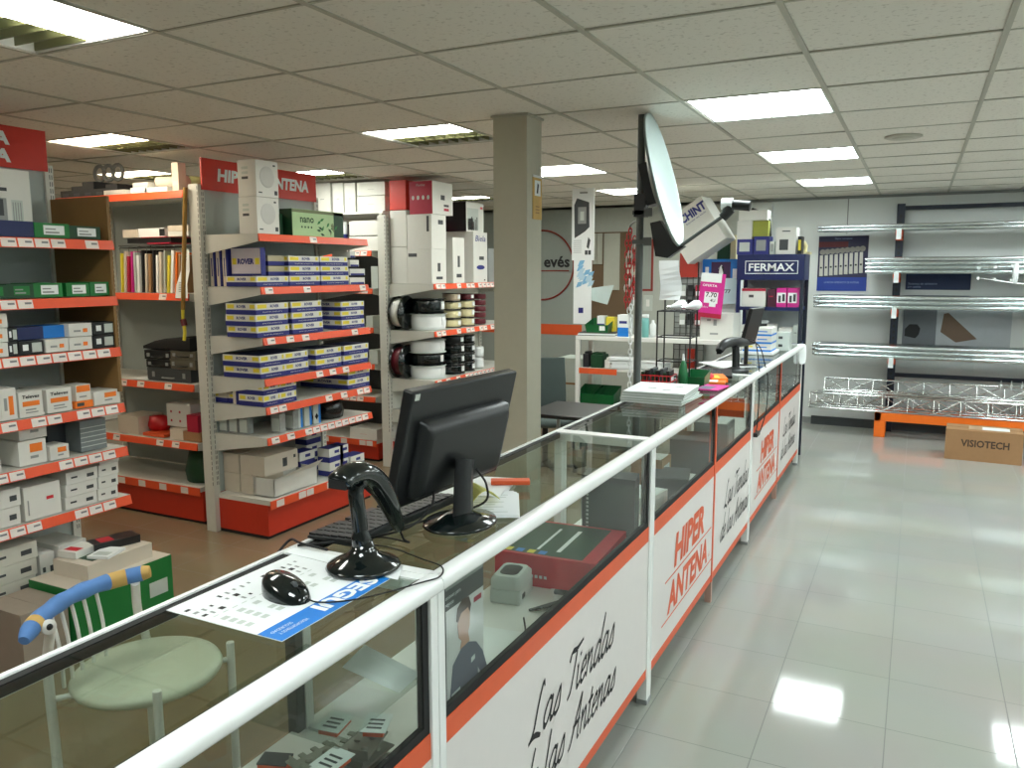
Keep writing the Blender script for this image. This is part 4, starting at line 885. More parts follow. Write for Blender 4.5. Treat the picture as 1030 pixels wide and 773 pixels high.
# shelf 3
rstack(258, 291, 341, 1.242, 3, .066, .24, 'white and blue carton', 'the nearest stack, third shelf', G2)
rstack(294, 325, 338, 1.242, 3, .066, .20, 'white and blue carton', 'the middle stack, third shelf', G2)
rstack(344, 367, 334, 1.242, 3, .060, .30, 'white and blue carton', 'the farthest stack, third shelf', G2)
# shelf 4
rstack(262, 311, 380, .995, 2, .068, .30, 'long white and blue double carton', 'the nearest pair, fourth shelf', G2, 2)
rstack(318, 344, 373, .995, 2, .066, .22, 'white and blue carton', 'the middle pair, fourth shelf', G2)
rstack(346, 371, 369, .995, 2, .066, .22, 'white and blue carton', 'the farthest pair, fourth shelf', G2)
# shelf 5
rstack(265, 299, 405, .824, 2, .068, .20, 'white and blue double carton', 'the nearest pair, fifth shelf', G2, 2)
rstack(350, 372, 385, .824, 2, .066, .42, 'deep white and blue carton', 'the far pair, fifth shelf', G2)
for k in range(2): solo('flat_carton', MB().box(-.065, 0, .03, .065, .2, .065, 0).box(-.065, 0, 0, .065, .2, .03, 1).box(-.05, -.0005, .04, -.01, 0, .055, 2), [CARTC, NAVY, YEL], f'dim blue-edged carton at the back corner, {("left", "right")[k]} one, fifth shelf', 'box', 'cartons at the back corner of the fifth shelf', (-3.855+k*.135, 3.63, .824))
solo('upright_carton', MB().box(-.022, 0, 0, .002, .2, .125, 0).box(.002, 0, 0, .014, .2, .125, 1), [CARTC, NAVY], 'single carton standing on edge in the middle of the fifth shelf', 'box', loc=(-3.70, 3.61, .824))
# shelf 6: clear packs and black bags
for k in range(5):
    x0 = -3.84+k*.085 if k < 3 else -3.52
    m = MB().box(-.035, 0, 0, .035, .05, .12, 0).box(-.03, -.0005, .01, .03, 0, .09, 1)
    solo('blister_pack', m, [mat('clear_pack_grey', (150, 154, 152), .25, noise=.25, scale=30), LGREY], f'grey clear pack, {ORD[k]} from the upright, sixth shelf', 'pack', 'grey clear packs on the sixth shelf', (x0, 3.63+(.0 if k < 3 else .12*(k-2)), .637), 0)
for k in range(3):
    A(298+k*9, 305+k*9, 437-k*2, .637, .125, .10, [LGREY, BLUE], 'blister_pack', f'pale pack with a blue edge, {ORD[k]} of three on the sixth shelf', 'pack', 'blue-edged packs', lambda mb, L, h, dep: fq(mb, L*.2, 0, L*.5, h, 1), inset=.04)
for k in range(2):
    m = MB().lathe([(.0, 0), (.085, 0), (.095, .05), (.08, .115), (.05, .13), (0, .132)], n=10, sy=1.1)
    solo('black_bag', m, [mat('black_film', (22, 22, 24), .25, noise=.2)], ('crumpled black bag of goods on the sixth shelf, nearer one', 'crumpled black bag of goods on the sixth shelf, farther one')[k], 'bag', loc=(-3.58, 4.10+k*.24, .637))
# base shelf: cream cartons, open carton, blue and white boxes
k = 0
for (x, zz, y) in ((-3.82, 0, 3.66), (-3.68, 0, 3.66), (-3.82, .125, 3.66), (-3.64, .125, 3.66)):
    w = .13 if k != 3 else .20
    m = MB().box(-w/2, 0, 0, w/2, .24 if k != 3 else .30, .122, 0)
    if k == 3: m.box(w/2, .16, .03, w/2+.0006, .20, .085, 1).box(w/2, .26, .07, w/2+.0006, .28, .09, 1)
    solo('cream_carton', m, [CARTC, DGREY], ('cream carton at the back corner of the base, lower left', 'cream carton at the back corner of the base, lower right', 'cream carton at the back corner of the base, upper left', 'wide cream carton with dark marks, upper right at the base corner')[k], 'box', None, (x, y, .248+zz)); k += 1
m = MB(); w, d, h, t = .17, .40, .115, .004
m.box(-w, -d/2, 0, 0, d/2, t).box(-w, -d/2, 0, -w+t, d/2, h).box(-t, -d/2, 0, 0, d/2, h).box(-w, -d/2, 0, 0, -d/2+t, h).box(-w, d/2-t, 0, 0, d/2, h)
m.add([(0, -d/2, h), (0, d/2, h), (.045, d/2+.01, h+.05), (.045, -d/2-.0, h+.02), (-.003, -d/2, h), (-.003, d/2, h), (.042, d/2+.01, h+.05), (.042, -d/2, h+.02)], [(0,1,2,3),(7,6,5,4),(0,4,5,1),(1,5,6,2),(2,6,7,3),(3,7,4,0)], 0)
m.add([(-w, -d/2, h), (-w, d/2, h), (-w-.03, d/2, h+.055), (-w-.03, -d/2, h+.03)], [(0,1,2,3)], 1)
solo('open_carton', m, [CARTW, KRAFT], 'long open white carton with raised flaps on the base of the middle bay', 'box', loc=(GF-.02, 3.86, .248))
m = MB().box(-.16, -.07, 0, 0, .07, .05, 1).box(-.16, -.07, .05, 0, .07, .11, 0); fq(m, -.05, .06, .04, .08, 1)
bp_ = None; kk = 0
for (x, y, n_) in ((-3.60, 4.12, 2), (-3.50, 4.30, 2), (-3.50, 4.385, 2), (-3.74, 4.02, 2), (-3.72, 4.33, 3), (-3.49, 4.52, 1)):
    for i in range(n_):
        L_ = .09 if kk in (2,) else .15
        m = MB().box(-.10, -L_/2, 0, 0, L_/2, .036, 1).box(-.10, -L_/2, .036, 0, L_/2, .094, 0); fq(m, -.02, .055, .03, .075, 1); m.box(-.10, -L_/2, .094, 0, L_/2, .0945, 1)
        if kk == 1: L_ = .09
        solo('small_carton', m, [CARTW, NAVY], f'blue-bottomed white carton, {level(i, n_)+" of " if n_ > 1 else ""}{ORD[kk]} {"pile" if n_ > 1 else "one"} on the base shelf', 'box', 'blue-bottomed cartons on the base shelf', (x, y, .248+i*.096))
    kk += 1
# top shelf of the middle bay: two camera boxes and a green box
for k in range(2):
    o = thing('camera_box', ('white box printed with a dome camera, lower of the two on top', 'white box printed with a dome camera, upper of the two on top')[k], 'box', (-3.465, 3.706+k*.004, 1.853+k*.212), rad(0), 'white dome camera boxes')
    w, L, h = .14, .182, .209
    m = MB().box(-w, -L/2, 0, 0, L/2, h, 0); fq(m, .055, .015, .08, .04, 1); fq(m, -.075, .02, -.045, .027, 1); fq(m, .05, .18, .07, .19, 1)
    for q in range(3): m.quad((-.11+q*.0, -L/2-.0006, .10+q*.028), (-.06, -L/2-.0006, .10+q*.028), (-.06, -L/2-.0006, .115+q*.028), (-.11, -L/2-.0006, .115+q*.028), 1 if q == 0 else 2)
    m.build('carton', [CARTW, DGREY, LGREY], o)
    m = MB(); m.T = Matrix.Translation((.0008, .0, .115)) @ Matrix.Rotation(pi/2, 4, 'Y'); m.lathe([(.062, 0), (.060, .0012), (.05, .0015), (.03, .003), (.0, .0035)], n=28, m=0); m.build('printed_camera', mat('printed_light_grey', (196, 196, 192), .5), o)
o = thing('green_product_box', 'pale green product box with leaf pictures on the top shelf', 'box', (-3.50, 4.20, 1.853))
L, h = .50, .165
m = MB().box(-.10, -L/2, 0, 0, L/2, h, 0); fq(m, -L/2+.12, .002, L/2-.1, h-.02, 1); fq(m, L/2-.1, .002, L/2, h-.002, 2); fq(m, -L/2, h-.02, L/2, h-.002, 3)
m.box(-.10, -L/2-.0006, 0, 0, -L/2, h, 2); m.quad((-.1,-L/2,h+.0004),(0,-L/2,h+.0004),(0,L/2,h+.0004),(-.1,L/2,h+.0004), 3); fq(m, -L/2, .002, -L/2+.12, h-.02, 1, .0007)
for q in range(14):
    y = random.uniform(.0, .2); z = random.uniform(.02, .11); m.prism([(0, 0), (.02, .008), (.045, .0), (.02, -.010)], .0003, frame((.0012+q*.00003, y, z), (0, cos(q), sin(q)), (0, -sin(q), cos(q))), (2, 4, 3)[q % 3])
bx = m.build('carton', [LGREEN, mat('pale_leaf', (170, 200, 150), .5), DGREEN, mat('olive_print', (110, 120, 84), .5), GREEN], o)
m = MB(); m.text('nano', .046, FT(-.115, .085, .0022), 0, .02, 0, 'c', .13)
for q in range(4): fq(m, -.17+q*.03, .05, -.157+q*.03, .062, 0, .0018)
m.build('lettering', DGREEN, o)
solo('dark_box', MB().box(-.10, -.03, 0, 0, .03, .13), DGREEN, 'dark green box squeezed between the camera boxes and pale green box', 'box', loc=(-3.56, 3.90, 1.853))

# --- D: boxes on top
def dbox(y0, y1, x0, x1, z, h, mats, pr, name, label, group=None):
    L = y1-y0; w = x1-x0; m = MB().box(-w, -L/2, 0, 0, L/2, h, 0)
    if pr: pr(m, L, h, w)
    return solo(name, m, mats, label, 'box', group, (x1, (y0+y1)/2, z))
z = 1.532
def p1(m, L, h, w): fq(m, -L*.1, h*.35, L*.1, h*.6, 1); fq(m, -L*.2, h*.12, L*.25, h*.2, 1); sq(m, -w*.95, h*.78, -w*.6, h*.88, L, 1)
Y1 = at(435, 285, X=-3.47).y; Y2 = at(449, 285, X=-3.47).y
dbox(5.51, 5.73, -3.70, -3.47, z, .272, [CARTW, DGREY], p1, 'white_carton', 'large white carton, lower of the three at the shelf corner')
dbox(5.515, 5.735, -3.70, -3.47, z+.274, .272, [CARTW, DGREY], lambda m, L, h, w: (fq(m, -L*.05, h*.72, L*.3, h*.85, 1), sq(m, -w*.2, h*.5, -w*.1, h*.95, L, 1)), 'white_carton', 'large white carton in the middle under the crimson box')
def p2(m, L, h, w):
    m.box(-w, -L/2-.0008, 0, -.001, -L/2, h, 1); fq(m, -L*.1, h*.45, L*.1, h*.6, 3); fq(m, L*.05, h*.12, L*.3, h*.2, 1); fq(m, L*.05, h*.25, L*.3, h*.32, 3)
    for q in range(4): m.prism([(0.012*cos(a_*.785), .018*sin(a_*.785)) for a_ in range(8)], .0004, frame((-w*.84+q*w*.22, -L/2-.0012, h*.5), (1,0,0), (0,0,1)), 2)
    m.text('Fluidez', .018, frame((-w*.5, -L/2-.0012, h*.85), (1,0,0), (0,0,1)), 2, 0, 0, 'c', .08)
dbox(5.52, 5.83, -3.675, -3.46, z+.548, .255, [CARTW, CRIM, LGREY, DGREY], p2, 'crimson_box', 'crimson and white product box topping the carton stack')
dbox(5.84, 6.03, -3.72, -3.47, z, .375, [CARTW, DGREY], p1, 'white_carton', 'narrow tall white carton in the middle of the top shelf')
def p3(m, L, h, w):
    m.text('Biela', .05, FT(0, h*.82), 1, .01, .2, 'c', L*.75); fq(m, -L*.1, h*.45, L*.25, h*.52, 2); m.prism([(L*.3*cos(q*.523), .02*sin(q*.523)) for q in range(12)], .0006, FT(0, h*.3), 1); fq(m, L*.25, h*.03, L*.35, h*.06, 2)
dbox(6.19, 6.44, -3.75, -3.47, z, .435, [CARTW, NAVY, DGREY], p3, 'white_carton', 'tall white carton with dark blue writing, right on the top shelf')
def p4(m, L, h, w):
    fq(m, -L*.45, h*.05, L*.2, h*.8, 1); fq(m, -L*.4, h*.05, -L*.1, h*.45, 2)
    for q in range(6): fq(m, -L*.4+q*.03, h*.05, -L*.35+q*.03, h*(.35+.08*(q % 3)), 2, .0014)
    fq(m, L*.3, h*.8, L*.45, h*.88, 3); m.box(-w, -L/2-.0008, 0, -.001, -L/2, h, 2)
dbox(6.12, 6.43, -3.72, -3.50, z+.437, .25, [CARTW, LGREY, BLACK, REDP], p4, 'picture_box', 'box with a dark tool picture standing on the lettered tall carton')
dbox(5.88, 6.07, -3.86, -3.74, z, .60, [CARTW, CRIM], lambda m, L, h, w: fq(m, -L*.5, h*.3, L*.5, h*.9, 1), 'crimson_box', 'crimson and white box half hidden behind the crimson top box')
dbox(6.52, 6.92, -3.85, -3.5, z, .30, [GREY], None, 'grey_carton', 'grey carton at the far end of the top shelf, beside the column')
# D: cable reels lying flat
def reel(r, h, mcol, mfl, n=26):
    m = MB(); m.lathe([(0, 0), (r, 0), (r, .006), (r*.86, .008), (r*.92, h*.3), (r*.92, h*.7), (r*.86, h-.008), (r, h-.006), (r, h), (r*.3, h), (r*.3, h-.01), (0, h-.01)], n=n); return m
def rstk(x, y, z, lst, where, group='cable reels beside the column'):
    z = {1.140: 1.152, .803: .752}[z]; zz = z
    for i, (r, h, mc, nm) in enumerate(lst):
        o = thing('cable_reel', f'{nm} cable reel, {level(i, len(lst)) or "lying flat"}{" of" if len(lst) > 1 else ","} {where}', 'cable reel', (x, y, zz), 0, group)
        m = MB().lathe([(0, .005), (r*.90, .005), (r*.93, h*.25), (r*.94, h*.5), (r*.93, h*.75), (r*.90, h-.005), (0, h-.005)], n=24)
        m.build('wound_cable', mc, o)
        if r > .07:
            for k_ in (0, h-.005): MB().lathe([(0, k_), (r, k_), (r, k_+.005), (0, k_+.005)], n=24).build('flange', LGREY if mc in (PAPER, CARTW) else GLOSSB, o)
            MB().box(r*.9, -.02, h*.3, r*.955, .02, h*.8).build('label', PAPER, o)
        zz += h+.001
rstk(-3.63, 5.70, 1.140, [(.155, .13, PAPER, 'white'), (.150, .125, GLOSSB, 'glossy black')], 'the first pile, upper reel shelf')
rstk(-3.58, 5.99, 1.140, [(.085, .075, CREAM, 'cream'), (.085, .075, CREAM, 'cream'), (.088, .07, CREAM, 'cream'), (.082, .07, mat('peach_reel', (206, 186, 160), .4), 'peach')], 'the second pile, upper reel shelf')
rstk(-3.57, 6.21, 1.140, [(.085, .075, CREAM, 'pale yellow'), (.086, .08, CREAM, 'pale yellow'), (.09, .07, CREAM, 'pale yellow'), (.08, .055, MAROON, 'dull brown')], 'the third pile, upper reel shelf')
rstk(-3.56, 6.44, 1.140, [(.068, .055, MAROON, 'maroon')]*5, 'the fourth pile, upper reel shelf')
rstk(-3.63, 5.68, .803, [(.155, .105, PAPER, 'white'), (.148, .105, GLOSSB, 'black'), (.155, .105, PAPER, 'white')], 'the first pile, lower reel shelf')
rstk(-3.58, 6.00, .803, [(.11, .085, GLOSSB, 'black')]*3+[(.105, .07, BLACK, 'black')], 'the second pile, lower reel shelf')
rstk(-3.57, 6.22, .803, [(.08, .08, GLOSSB, 'small black')]*4, 'the third pile, lower reel shelf')
rstk(-3.56, 6.42, .803, [(.055, .10, PAPER, 'small white'), (.055, .10, PAPER, 'small white')], 'the fourth pile, lower reel shelf')
for k, (z_, mc, lb) in enumerate(((1.152, CARTW, 'white cable reel standing on edge at the upright, upper reel shelf'), (.752, MAROON, 'dark red cable reel standing on edge at the upright, lower reel shelf'))):
    o = thing('cable_reel', lb, 'cable reel', (-3.80, 5.56, z_+.14), 0, 'cable reels beside the column')
    for nm, r, a_, b_, mt in (('wound_cable', .115, .0, .09, mc), ('flange', .14, -.006, .0, GLOSSB), ('flange', .14, .09, .096, GLOSSB)):
        m = MB(); m.T = Matrix.Rotation(pi/2, 4, 'Y') @ Matrix.Translation((0, 0, -.04)); m.lathe([(0, a_), (r, a_), (r, b_), (0, b_)], n=28); m.build(nm, mt, o)

# --- far bay: white cartons up to the ceiling
def fbx(px0, px1, ptop, z, dep, label, mats=None, name='white_carton', Y=5.56, slit=True, group='white cartons on the far bay'):
    a, b = at(px0, ptop, Y=Y), at(px1, ptop, Y=Y); w = b.x-a.x-.003; h = min(a.z, CZ-.008)-z
    m = MB().box(-w/2, 0, 0, w/2, dep, h, 0)
    if slit: m.box(-w*.12, -.0006, h*.45, w*.12, 0, h*.47, 1)
    return solo(name, m, mats or [CARTW, GREY], label, 'box', group, ((a.x+b.x)/2, Y, z))
ZT = 2.122
for k, (a, b) in enumerate(((300, 315), (315, 332), (334, 345), (346, 357))): fbx(a, b, 184.5, ZT, .3, f'upright white carton under the ceiling, {ORD[k]} from the red header', group='upright white cartons under the ceiling')
fbx(359, 387, 184, ZT+.128, .38, 'flat white carton under the ceiling, upper of two beside the red-ended one'); fbx(359, 387, 198, ZT, .38, 'flat white carton under the ceiling, lower of two beside the red-ended one')
fbx(351, 380, 222.6, 1.802+.125, .3, 'white carton above the orange strip, upper of two, far bay', slit=False); fbx(351, 380, 238.3, 1.802, .3, 'white carton above the orange strip, lower of two, far bay', slit=False)
o = solo('paper_roll', MB().tube([(0, 0, 0), (0, 0, .10)], .028, 0, 14).tube([(0, 0, .10), (0, 0, .14)], .0285, 1, 14).tube([(0, 0, .14), (0, 0, .24)], .028, 0, 14), [PAPER, NAVY], 'white roll with a dark blue band standing beside the white cartons', 'roll', loc=(-4.38, 5.58, 1.802))
solo('carton_shelf', MB().box(0, 0, 0, 1.36, .42, .018), WHITE, 'white board carrying the cartons under the ceiling', 'board', loc=(-5.32, 5.555, ZT-.019))
for x in (-5.30, -3.99): solo('board_support', MB().box(-.01, 0, 0, .01, .40, ZT-.019-1.802), SHELFG, 'grey upright support at the '+('left' if x < -5 else 'right')+' end of the white carton board', 'support', None, (x, 5.56, 1.802))
for k, (z_, h_, mt, lb) in enumerate(((1.532, .292, CARTW, 'white carton at the spine of the reel bay, lowest of the column'), (1.826, .292, CARTW, 'white carton at the spine of the reel bay, second of the column'), (2.12, .235, REDSIGN, 'red-ended carton at the spine of the reel bay, on top'))):
    solo('spine_carton', MB().box(-.078, 0, 0, .078, .35, h_-.003, 0), mt, lb, 'box', loc=(-3.785, 5.515, z_))
for k, (a, b, t, z_) in enumerate(((373, 380, 268, 1.489), (368, 375, 318, 1.162), (371, 380, 352, .852))):
    fbx(a, b, t, z_, .2, ('grey-white pack on the second shelf of the far bay', 'small grey pack on the third shelf of the far bay', 'white pack on the fourth shelf of the far bay')[k], [LGREY, GREY], 'small_pack', slit=False)
fbx(352, 379, 430, .192, .25, 'long white boxes with red print on the base of the far bay', [CARTW, REDP], slit=True)

# --- goods of the magazine bay (faces the camera, front at y = 3.62)
YC = 3.63
mg = [(YEL, 'yellowish'), (CARTC, 'cream'), (CRIM, 'crimson'), (MAG, 'magenta'), (LGREY, 'pale grey'), (PAPER, 'white'), (INK, 'dark'), (CARTC, 'cream'), (KRAFT, 'tan'), (INK, 'dark'), (PAPER, 'white'), (CARTC, 'cream'), (LGREY, 'pale grey'), (YEL, 'yellow-edged'), (PAPER, 'white'), (ORP, 'orange'), (KRAFT, 'brown')]
for k, (mt, nm) in enumerate(mg):
    x = -4.72+k*.0335; h = .255+.018*sin(k*2.3); t = .010+.008*((k*7) % 3)/2
    m = MB().box(-t, 0, 0, t*.2, .20, h, 0).box(-t*.8, .0, h, 0, .2, h+.0006, 1)
    o = solo('magazine', m, [mt, PAPER], f'{nm} magazine spine, {ORD[k] if k < 12 else ("thirteenth", "fourteenth", "fifteenth", "sixteenth", "seventeenth")[k-12]} from the left on the magazine shelf', 'magazine', 'magazines on the upper shelf', (x, YC+.03, 1.497))
    o.rotation_euler = (0, rad(3+1.5*sin(k)+(2 if k > 9 else 0)), 0)
m = MB(); 
for z in (1.78, 1.80): m.tube([(-4.75, YC+.05, z), (-4.06, YC+.05, z)], .003, n=6)
for k in range(8): m.tube([(-4.74+k*.085, YC+.05, 1.79), (-4.74+k*.085, YC+.05, 1.74)], .002, n=5).tube([(-4.74+k*.085, YC+.05, 1.79), (-4.74+k*.085, YC+.30, 1.79)], .003, n=5)
for x in (-4.75, -4.07): m.tube([(x, YC+.30, 1.497), (x, YC+.30, 1.81)], .004, n=6)
solo('wire_divider', m, DSTEEL, 'dark wire rack holding the magazines upright', 'rack')
st = [[(-.045+.01*i*0, 0, 0), (0, 0, 0)]]
V = [(-.06, -.03, -.03), (.05, -.03, -.03), (-.05, -.025, .05), (.04, -.02, .06), (-.03, .0, .14), (.045, .0, .14), (-.025, .01, .27), (.04, .01, .27)]
m = MB().add(V, [(2*i, 2*i+1, 2*i+3, 2*i+2) for i in range(3)], 0)
for i in range(3): m.quad((-.015, -.0055+.01, .245-i*.02), (.02, -.0055+.01, .245-i*.02), (.02, -.0045+.01, .25-i*.02), (-.015, -.0045+.01, .25-i*.02), 1)
for i in range(6): m.quad((-.03, -.0275+i*.0008, .01+i*.011), (.02+.01*(i % 2), -.0275+i*.0008, .01+i*.011), (.02, -.027+i*.0008, .014+i*.011), (-.03, -.027+i*.0008, .014+i*.011), 1)
q_ = solo('price_list', m, [PAPER, GREY], 'white printed list propped before the magazines at the shelf end', 'paper', loc=(-4.105, YC+.005, 1.497)); md = q_.modifiers.new('t', 'SOLIDIFY'); md.thickness = .001
for k, (x, w, z, h, mt, lb) in enumerate(((-4.45, .40, 1.815, .03, BLACK, 'flat black folder lying on the wire rack above the magazines'), (-4.40, .24, 1.818+.03, .004, REDP, 'red leaflet on the black folder'), (-4.62, .14, 1.852, .05, CARTC, 'cream pack at the left above the magazines'), (-4.42, .24, 1.852, .055, PAPER, 'white pack with a black end above the magazines'),
        (-4.18, .18, 1.852, .03, CARTW, 'lower cream box at the right above the magazines'), (-4.18, .18, 1.884, .035, CARTC, 'upper cream box at the right above the magazines'), (-4.33, .20, 1.806, .008, CRIM, 'red sheet drooping at the front of the wire rack'))):
    solo('flat_pack', MB().box(-w/2, 0, 0, w/2, .22, h, 0).box(w*.3, -.0006, h*.1, w*.5, 0, h*.9, 1), [mt, mt if k != 3 else BLACK], lb, 'pack', loc=(x, YC+.04+(.0 if k != 6 else -.03), z))
# black cases on the third shelf
for k, (x, w, z, h, dx, mt, lb) in enumerate(((-4.33, .40, .922, .085, 0, DGREY, 'dark grey tool case, lowest of the pile below the magazines'), (-4.42, .22, 1.009, .05, 0, BLACK, 'black case, second of the pile below the magazines'), (-4.20, .24, 1.009, .065, 0, mat('olive_case', (96, 92, 78), .5), 'olive grey case beside the black one below the magazines'),
        (-4.42, .24, 1.061, .06, 0, BLACK, 'black case, third of the pile below the magazines'), (-4.19, .22, 1.076, .05, 0, mat('olive_case', (96, 92, 78), .5), 'olive grey case, upper one at the right below the magazines'), (-4.34, .46, 1.128, .07, 0, MATB, 'soft black bag on top of the case pile below the magazines'))):
    o = thing('tool_case', lb, 'case', (x, YC+.03, z), rad((0, 2, -2, 3, 1, -3)[k]), 'tool cases below the magazines')
    m = MB()
    if k < 5: m.box(-w/2, 0, 0, w/2, .30, h, 0).box(-w/2, -.002, h*.45, w/2, 0, h*.52, 0)
    else: m.ring([[(-w/2+.04*abs(t-.5)+(.12*t**2), .02+.28*t*0+.28*(q > 1), 0) for q in range(4)] for t in (0,)] and [[(-w/2, 0, .02), (-w/2, .3, .02), (-w/2, .3, .0), (-w/2, 0, .0)], [(-w/4, 0, .055), (-w/4, .3, .055), (-w/4, .3, 0), (-w/4, 0, 0)], [(0, 0, .075), (0, .3, .075), (0, .3, 0), (0, 0, 0)], [(w/2, 0, .085), (w/2, .3, .085), (w/2, .3, 0), (w/2, 0, 0)]], 0)
    m.build('shell', mt, o, .006)
    if k < 5:
        MB().tube([(-.05, -.002, h*.3), (-.045, -.018, h*.3), (.045, -.018, h*.3), (.05, -.002, h*.3)], .004, n=6).build('handle', GREY if k == 0 else BLACK, o)
        for s_ in (-1, 1): MB().box(s_*w*.35-.012, -.004, h*.3, s_*w*.35+.012, -.001, h*.7).build('latch', GREY, o)
solo('paper_sheet', MB().box(0, 0, 0, .14, .16, .003), PAPER, 'white sheets at the left end of the shelf below the magazines', 'paper', loc=(-4.66, YC+.0, .924))
# fourth shelf
for k, (x, w, z, h, d, mt, m2, lb) in enumerate(((-4.32, .22, .62, .15, .2, CARTW, CRIM, 'whitish box with small red marks on the low shelf'), (-4.28, .12, .543, .07, .2, CARTC, GREY, 'small cream box below the marked one on the low shelf'), (-4.74, .20, .543, .12, .2, CARTC, LGREY, 'cream box at the left end of the low shelf'), (-4.50, .20, .543, .02, .16, ORANGE, REDP, 'flat orange pack lying at the front of the low shelf'), (-4.14, .16, .543, .06, .2, KRAFT, BROWN, 'brown cardboard piece at the right of the low shelf'), (-4.13, .10, .605, .11, .18, CRIM, REDP, 'dark red box at the right of the low shelf'))):
    m = MB().box(-w/2, 0, 0, w/2, d, h, 0)
    if k == 0:
        for q in range(2):
            for r_ in range(2): m.box(-w*.35+q*.08, -.0006, .03+r_*.06, -w*.35+q*.08+.015, 0, .045+r_*.06, 1)
    solo('stock_box', m, [mt, m2], lb, 'box', loc=(x, YC+.02+(.06 if k == 0 else 0), z if k != 0 else .615))
m = MB().lathe([(0, 0), (.07, 0), (.085, .03), (.07, .09), (0, .10)], n=12, sy=.8); solo('red_bag', m, [REDPL], 'crumpled red bag on the low shelf between the boxes', 'bag', loc=(-4.58, YC+.14, .565))
m = MB().lathe([(.0, 0), (.14, .0), (.15, .07), (.12, .20), (.05, .23), (0, .23)], n=20); solo('green_drum', m, [DGREEN], 'dark green rounded drum in the base of the magazine bay', 'drum', loc=(-4.20, YC+.20, .252))
# on top of the magazine bay
zt2 = 2.128
for k, (x, w, h, d, z, mt, lb) in enumerate(((-4.72, .20, .03, .2, 0, CARTW, 'flat white box at the left on top of the magazine bay'), (-4.49, .15, .035, .2, 0, PAPER, 'flat white box with a grey front on top of the bay, left'), (-4.47, .14, .03, .2, .036, CARTW, 'second flat white box stacked on the left one'), (-4.33, .20, .03, .2, 0, PAPER, 'thin white folded sheet on top of the magazine bay'), (-4.155, .055, .17, .06, 0, CARTC, 'white upright post-like carton on top of the magazine bay'))):
    solo('flat_box', MB().box(-w/2, 0, 0, w/2, d, h, 0).box(-w*.4, -.0006, h*.2, w*.4, 0, h*.35, 1), [mt, LGREY], lb, 'box', None, (x, YC+.02, zt2+z))
solo('white_tube', MB().tube([(-.11, 0, .036), (.10, .05, .036)], .034, 0, 16).tube([(-.112, 0, .036), (-.109, 0, .036)], .028, 1, 16), [CARTC, BLACK], 'white cardboard tube with a dark open end on the bay top', 'tube', loc=(-4.27, YC+.08, zt2+.032))
for k, (x, r_, mt, lb) in enumerate(((-4.30, .05, mat('olive_roll', (146, 144, 96), .6), 'olive green plastic roll behind the white tube'), (-4.42, .035, mat('olive_roll', (146, 144, 96), .6), 'smaller olive roll lying left of the white tube'))):
    solo('olive_roll', MB().tube(smooth_path([(-.10, .0, r_), (-.03, .0, r_*1.25), (.06, .0, r_*1.3), (.14, 0, r_)], 4), [r_*.5]+[r_]*11+[r_*.6], 0, 14, .8), mt, lb, 'roll', loc=(x, YC+.24, zt2))
for k in range(5): solo('dark_pack', MB().box(-.06, 0, 0, .055, .2, .05+.025*(k % 3), 0).box(-.04, -.0005, .01, .02, 0, .03, 1), [BLACK, DGREY], f'dark pack on top of the magazine bay, {ORD[k]} from the left', 'pack', 'dark packs on the bay top', (-5.24+k*.115, YC+.05, zt2))
for k in range(3): solo('grey_coil', MB().tube([(.05*cos(a_*.42), .015, .055+.05*sin(a_*.42)) for a_ in range(16)], .012, 0, 8), GREY, f'grey coil on the dark packs, {ORD[k]} from the left', 'coil', 'grey coils', (-5.0+k*.09, YC+.12, zt2+.105))
solo('red_sign_board', MB().box(-.11, 0, 0, .06, .012, .17, 0), CRIM, 'plain dark red board behind the white upright carton', 'sign', loc=(-4.03, YC+.36, zt2))

# ---------------------------------------------------------------- chair with the blue padded back
o = thing('cafe_chair', 'white metal chair with round pale green seat and blue cloth-wrapped back', 'chair', (-2.0, 1.55, 0))
cx, cy = -2.0, 1.55
MB().lathe([(0, .425), (.185, .425), (.205, .432), (.212, .445), (.205, .458), (.18, .464), (0, .462)], n=40).build('seat', SEATM, o)
fr = [(-1.865, 1.745), (-1.822, 1.435)]; bk = [(-2.135, 1.335), (-2.19, 1.70)]
def L_(x, y, z): return (x-cx, y-cy, z)
for x, y in fr: MB().tube([L_(x, y, 0), L_(x, y, .475)], .0125, n=12).tube([L_(x, y, .475), L_(x, y, .479)], .012, n=12).tube([L_(x, y, 0), L_(x, y, .02)], .015, 0, 12).build('leg', WHITE, o)
tops = [tuple(at(51, 633, X=-2.045)), tuple(at(136, 586, X=-2.085))]
for (x, y), t_ in zip(bk, tops): MB().tube(smooth_path([L_(x, y, 0), L_(x, y, .25), L_(x+.01, y-.01, .45), L_((x+t_[0])/2-.015, (y+t_[1])/2, .56), L_(*t_)], 5), .0135, n=12, flat=1.0).build('leg', WHITE, o)
bar = smooth_path([L_(*at(px_, py_, X=x_)) for px_, py_, x_ in ((24, 645, -2.01), (34, 629, -2.04), (50, 614, -2.08), (70, 601, -2.115), (95, 590, -2.13), (122, 582, -2.115), (151, 575, -2.06))], 6)
nb = len(bar); cutA, cutB, cutC = 7, 27, 31
MB().tube(bar[:cutA+1], [.014+.010*min(1, i/4) for i in range(cutA+1)], 0, 16).build('cushion_end', CUSHB, o)
MB().tube(bar[cutA:cutB+1], [.0235+.0015*sin(i) for i in range(cutB-cutA+1)], 0, 16).build('back_cushion', CUSHB, o)
MB().tube(bar[cutB:cutC+1], .0245, 0, 16).build('yellow_wrap', CUSHY, o)
MB().tube(bar[cutC:cutC+4], .0235, 0, 16).build('back_cushion', CUSHB, o)
MB().tube(bar[cutC+3:], [.0228-.0025*i for i in range(nb-cutC-3)], 0, 16).build('yellow_wrap', CUSHY, o)
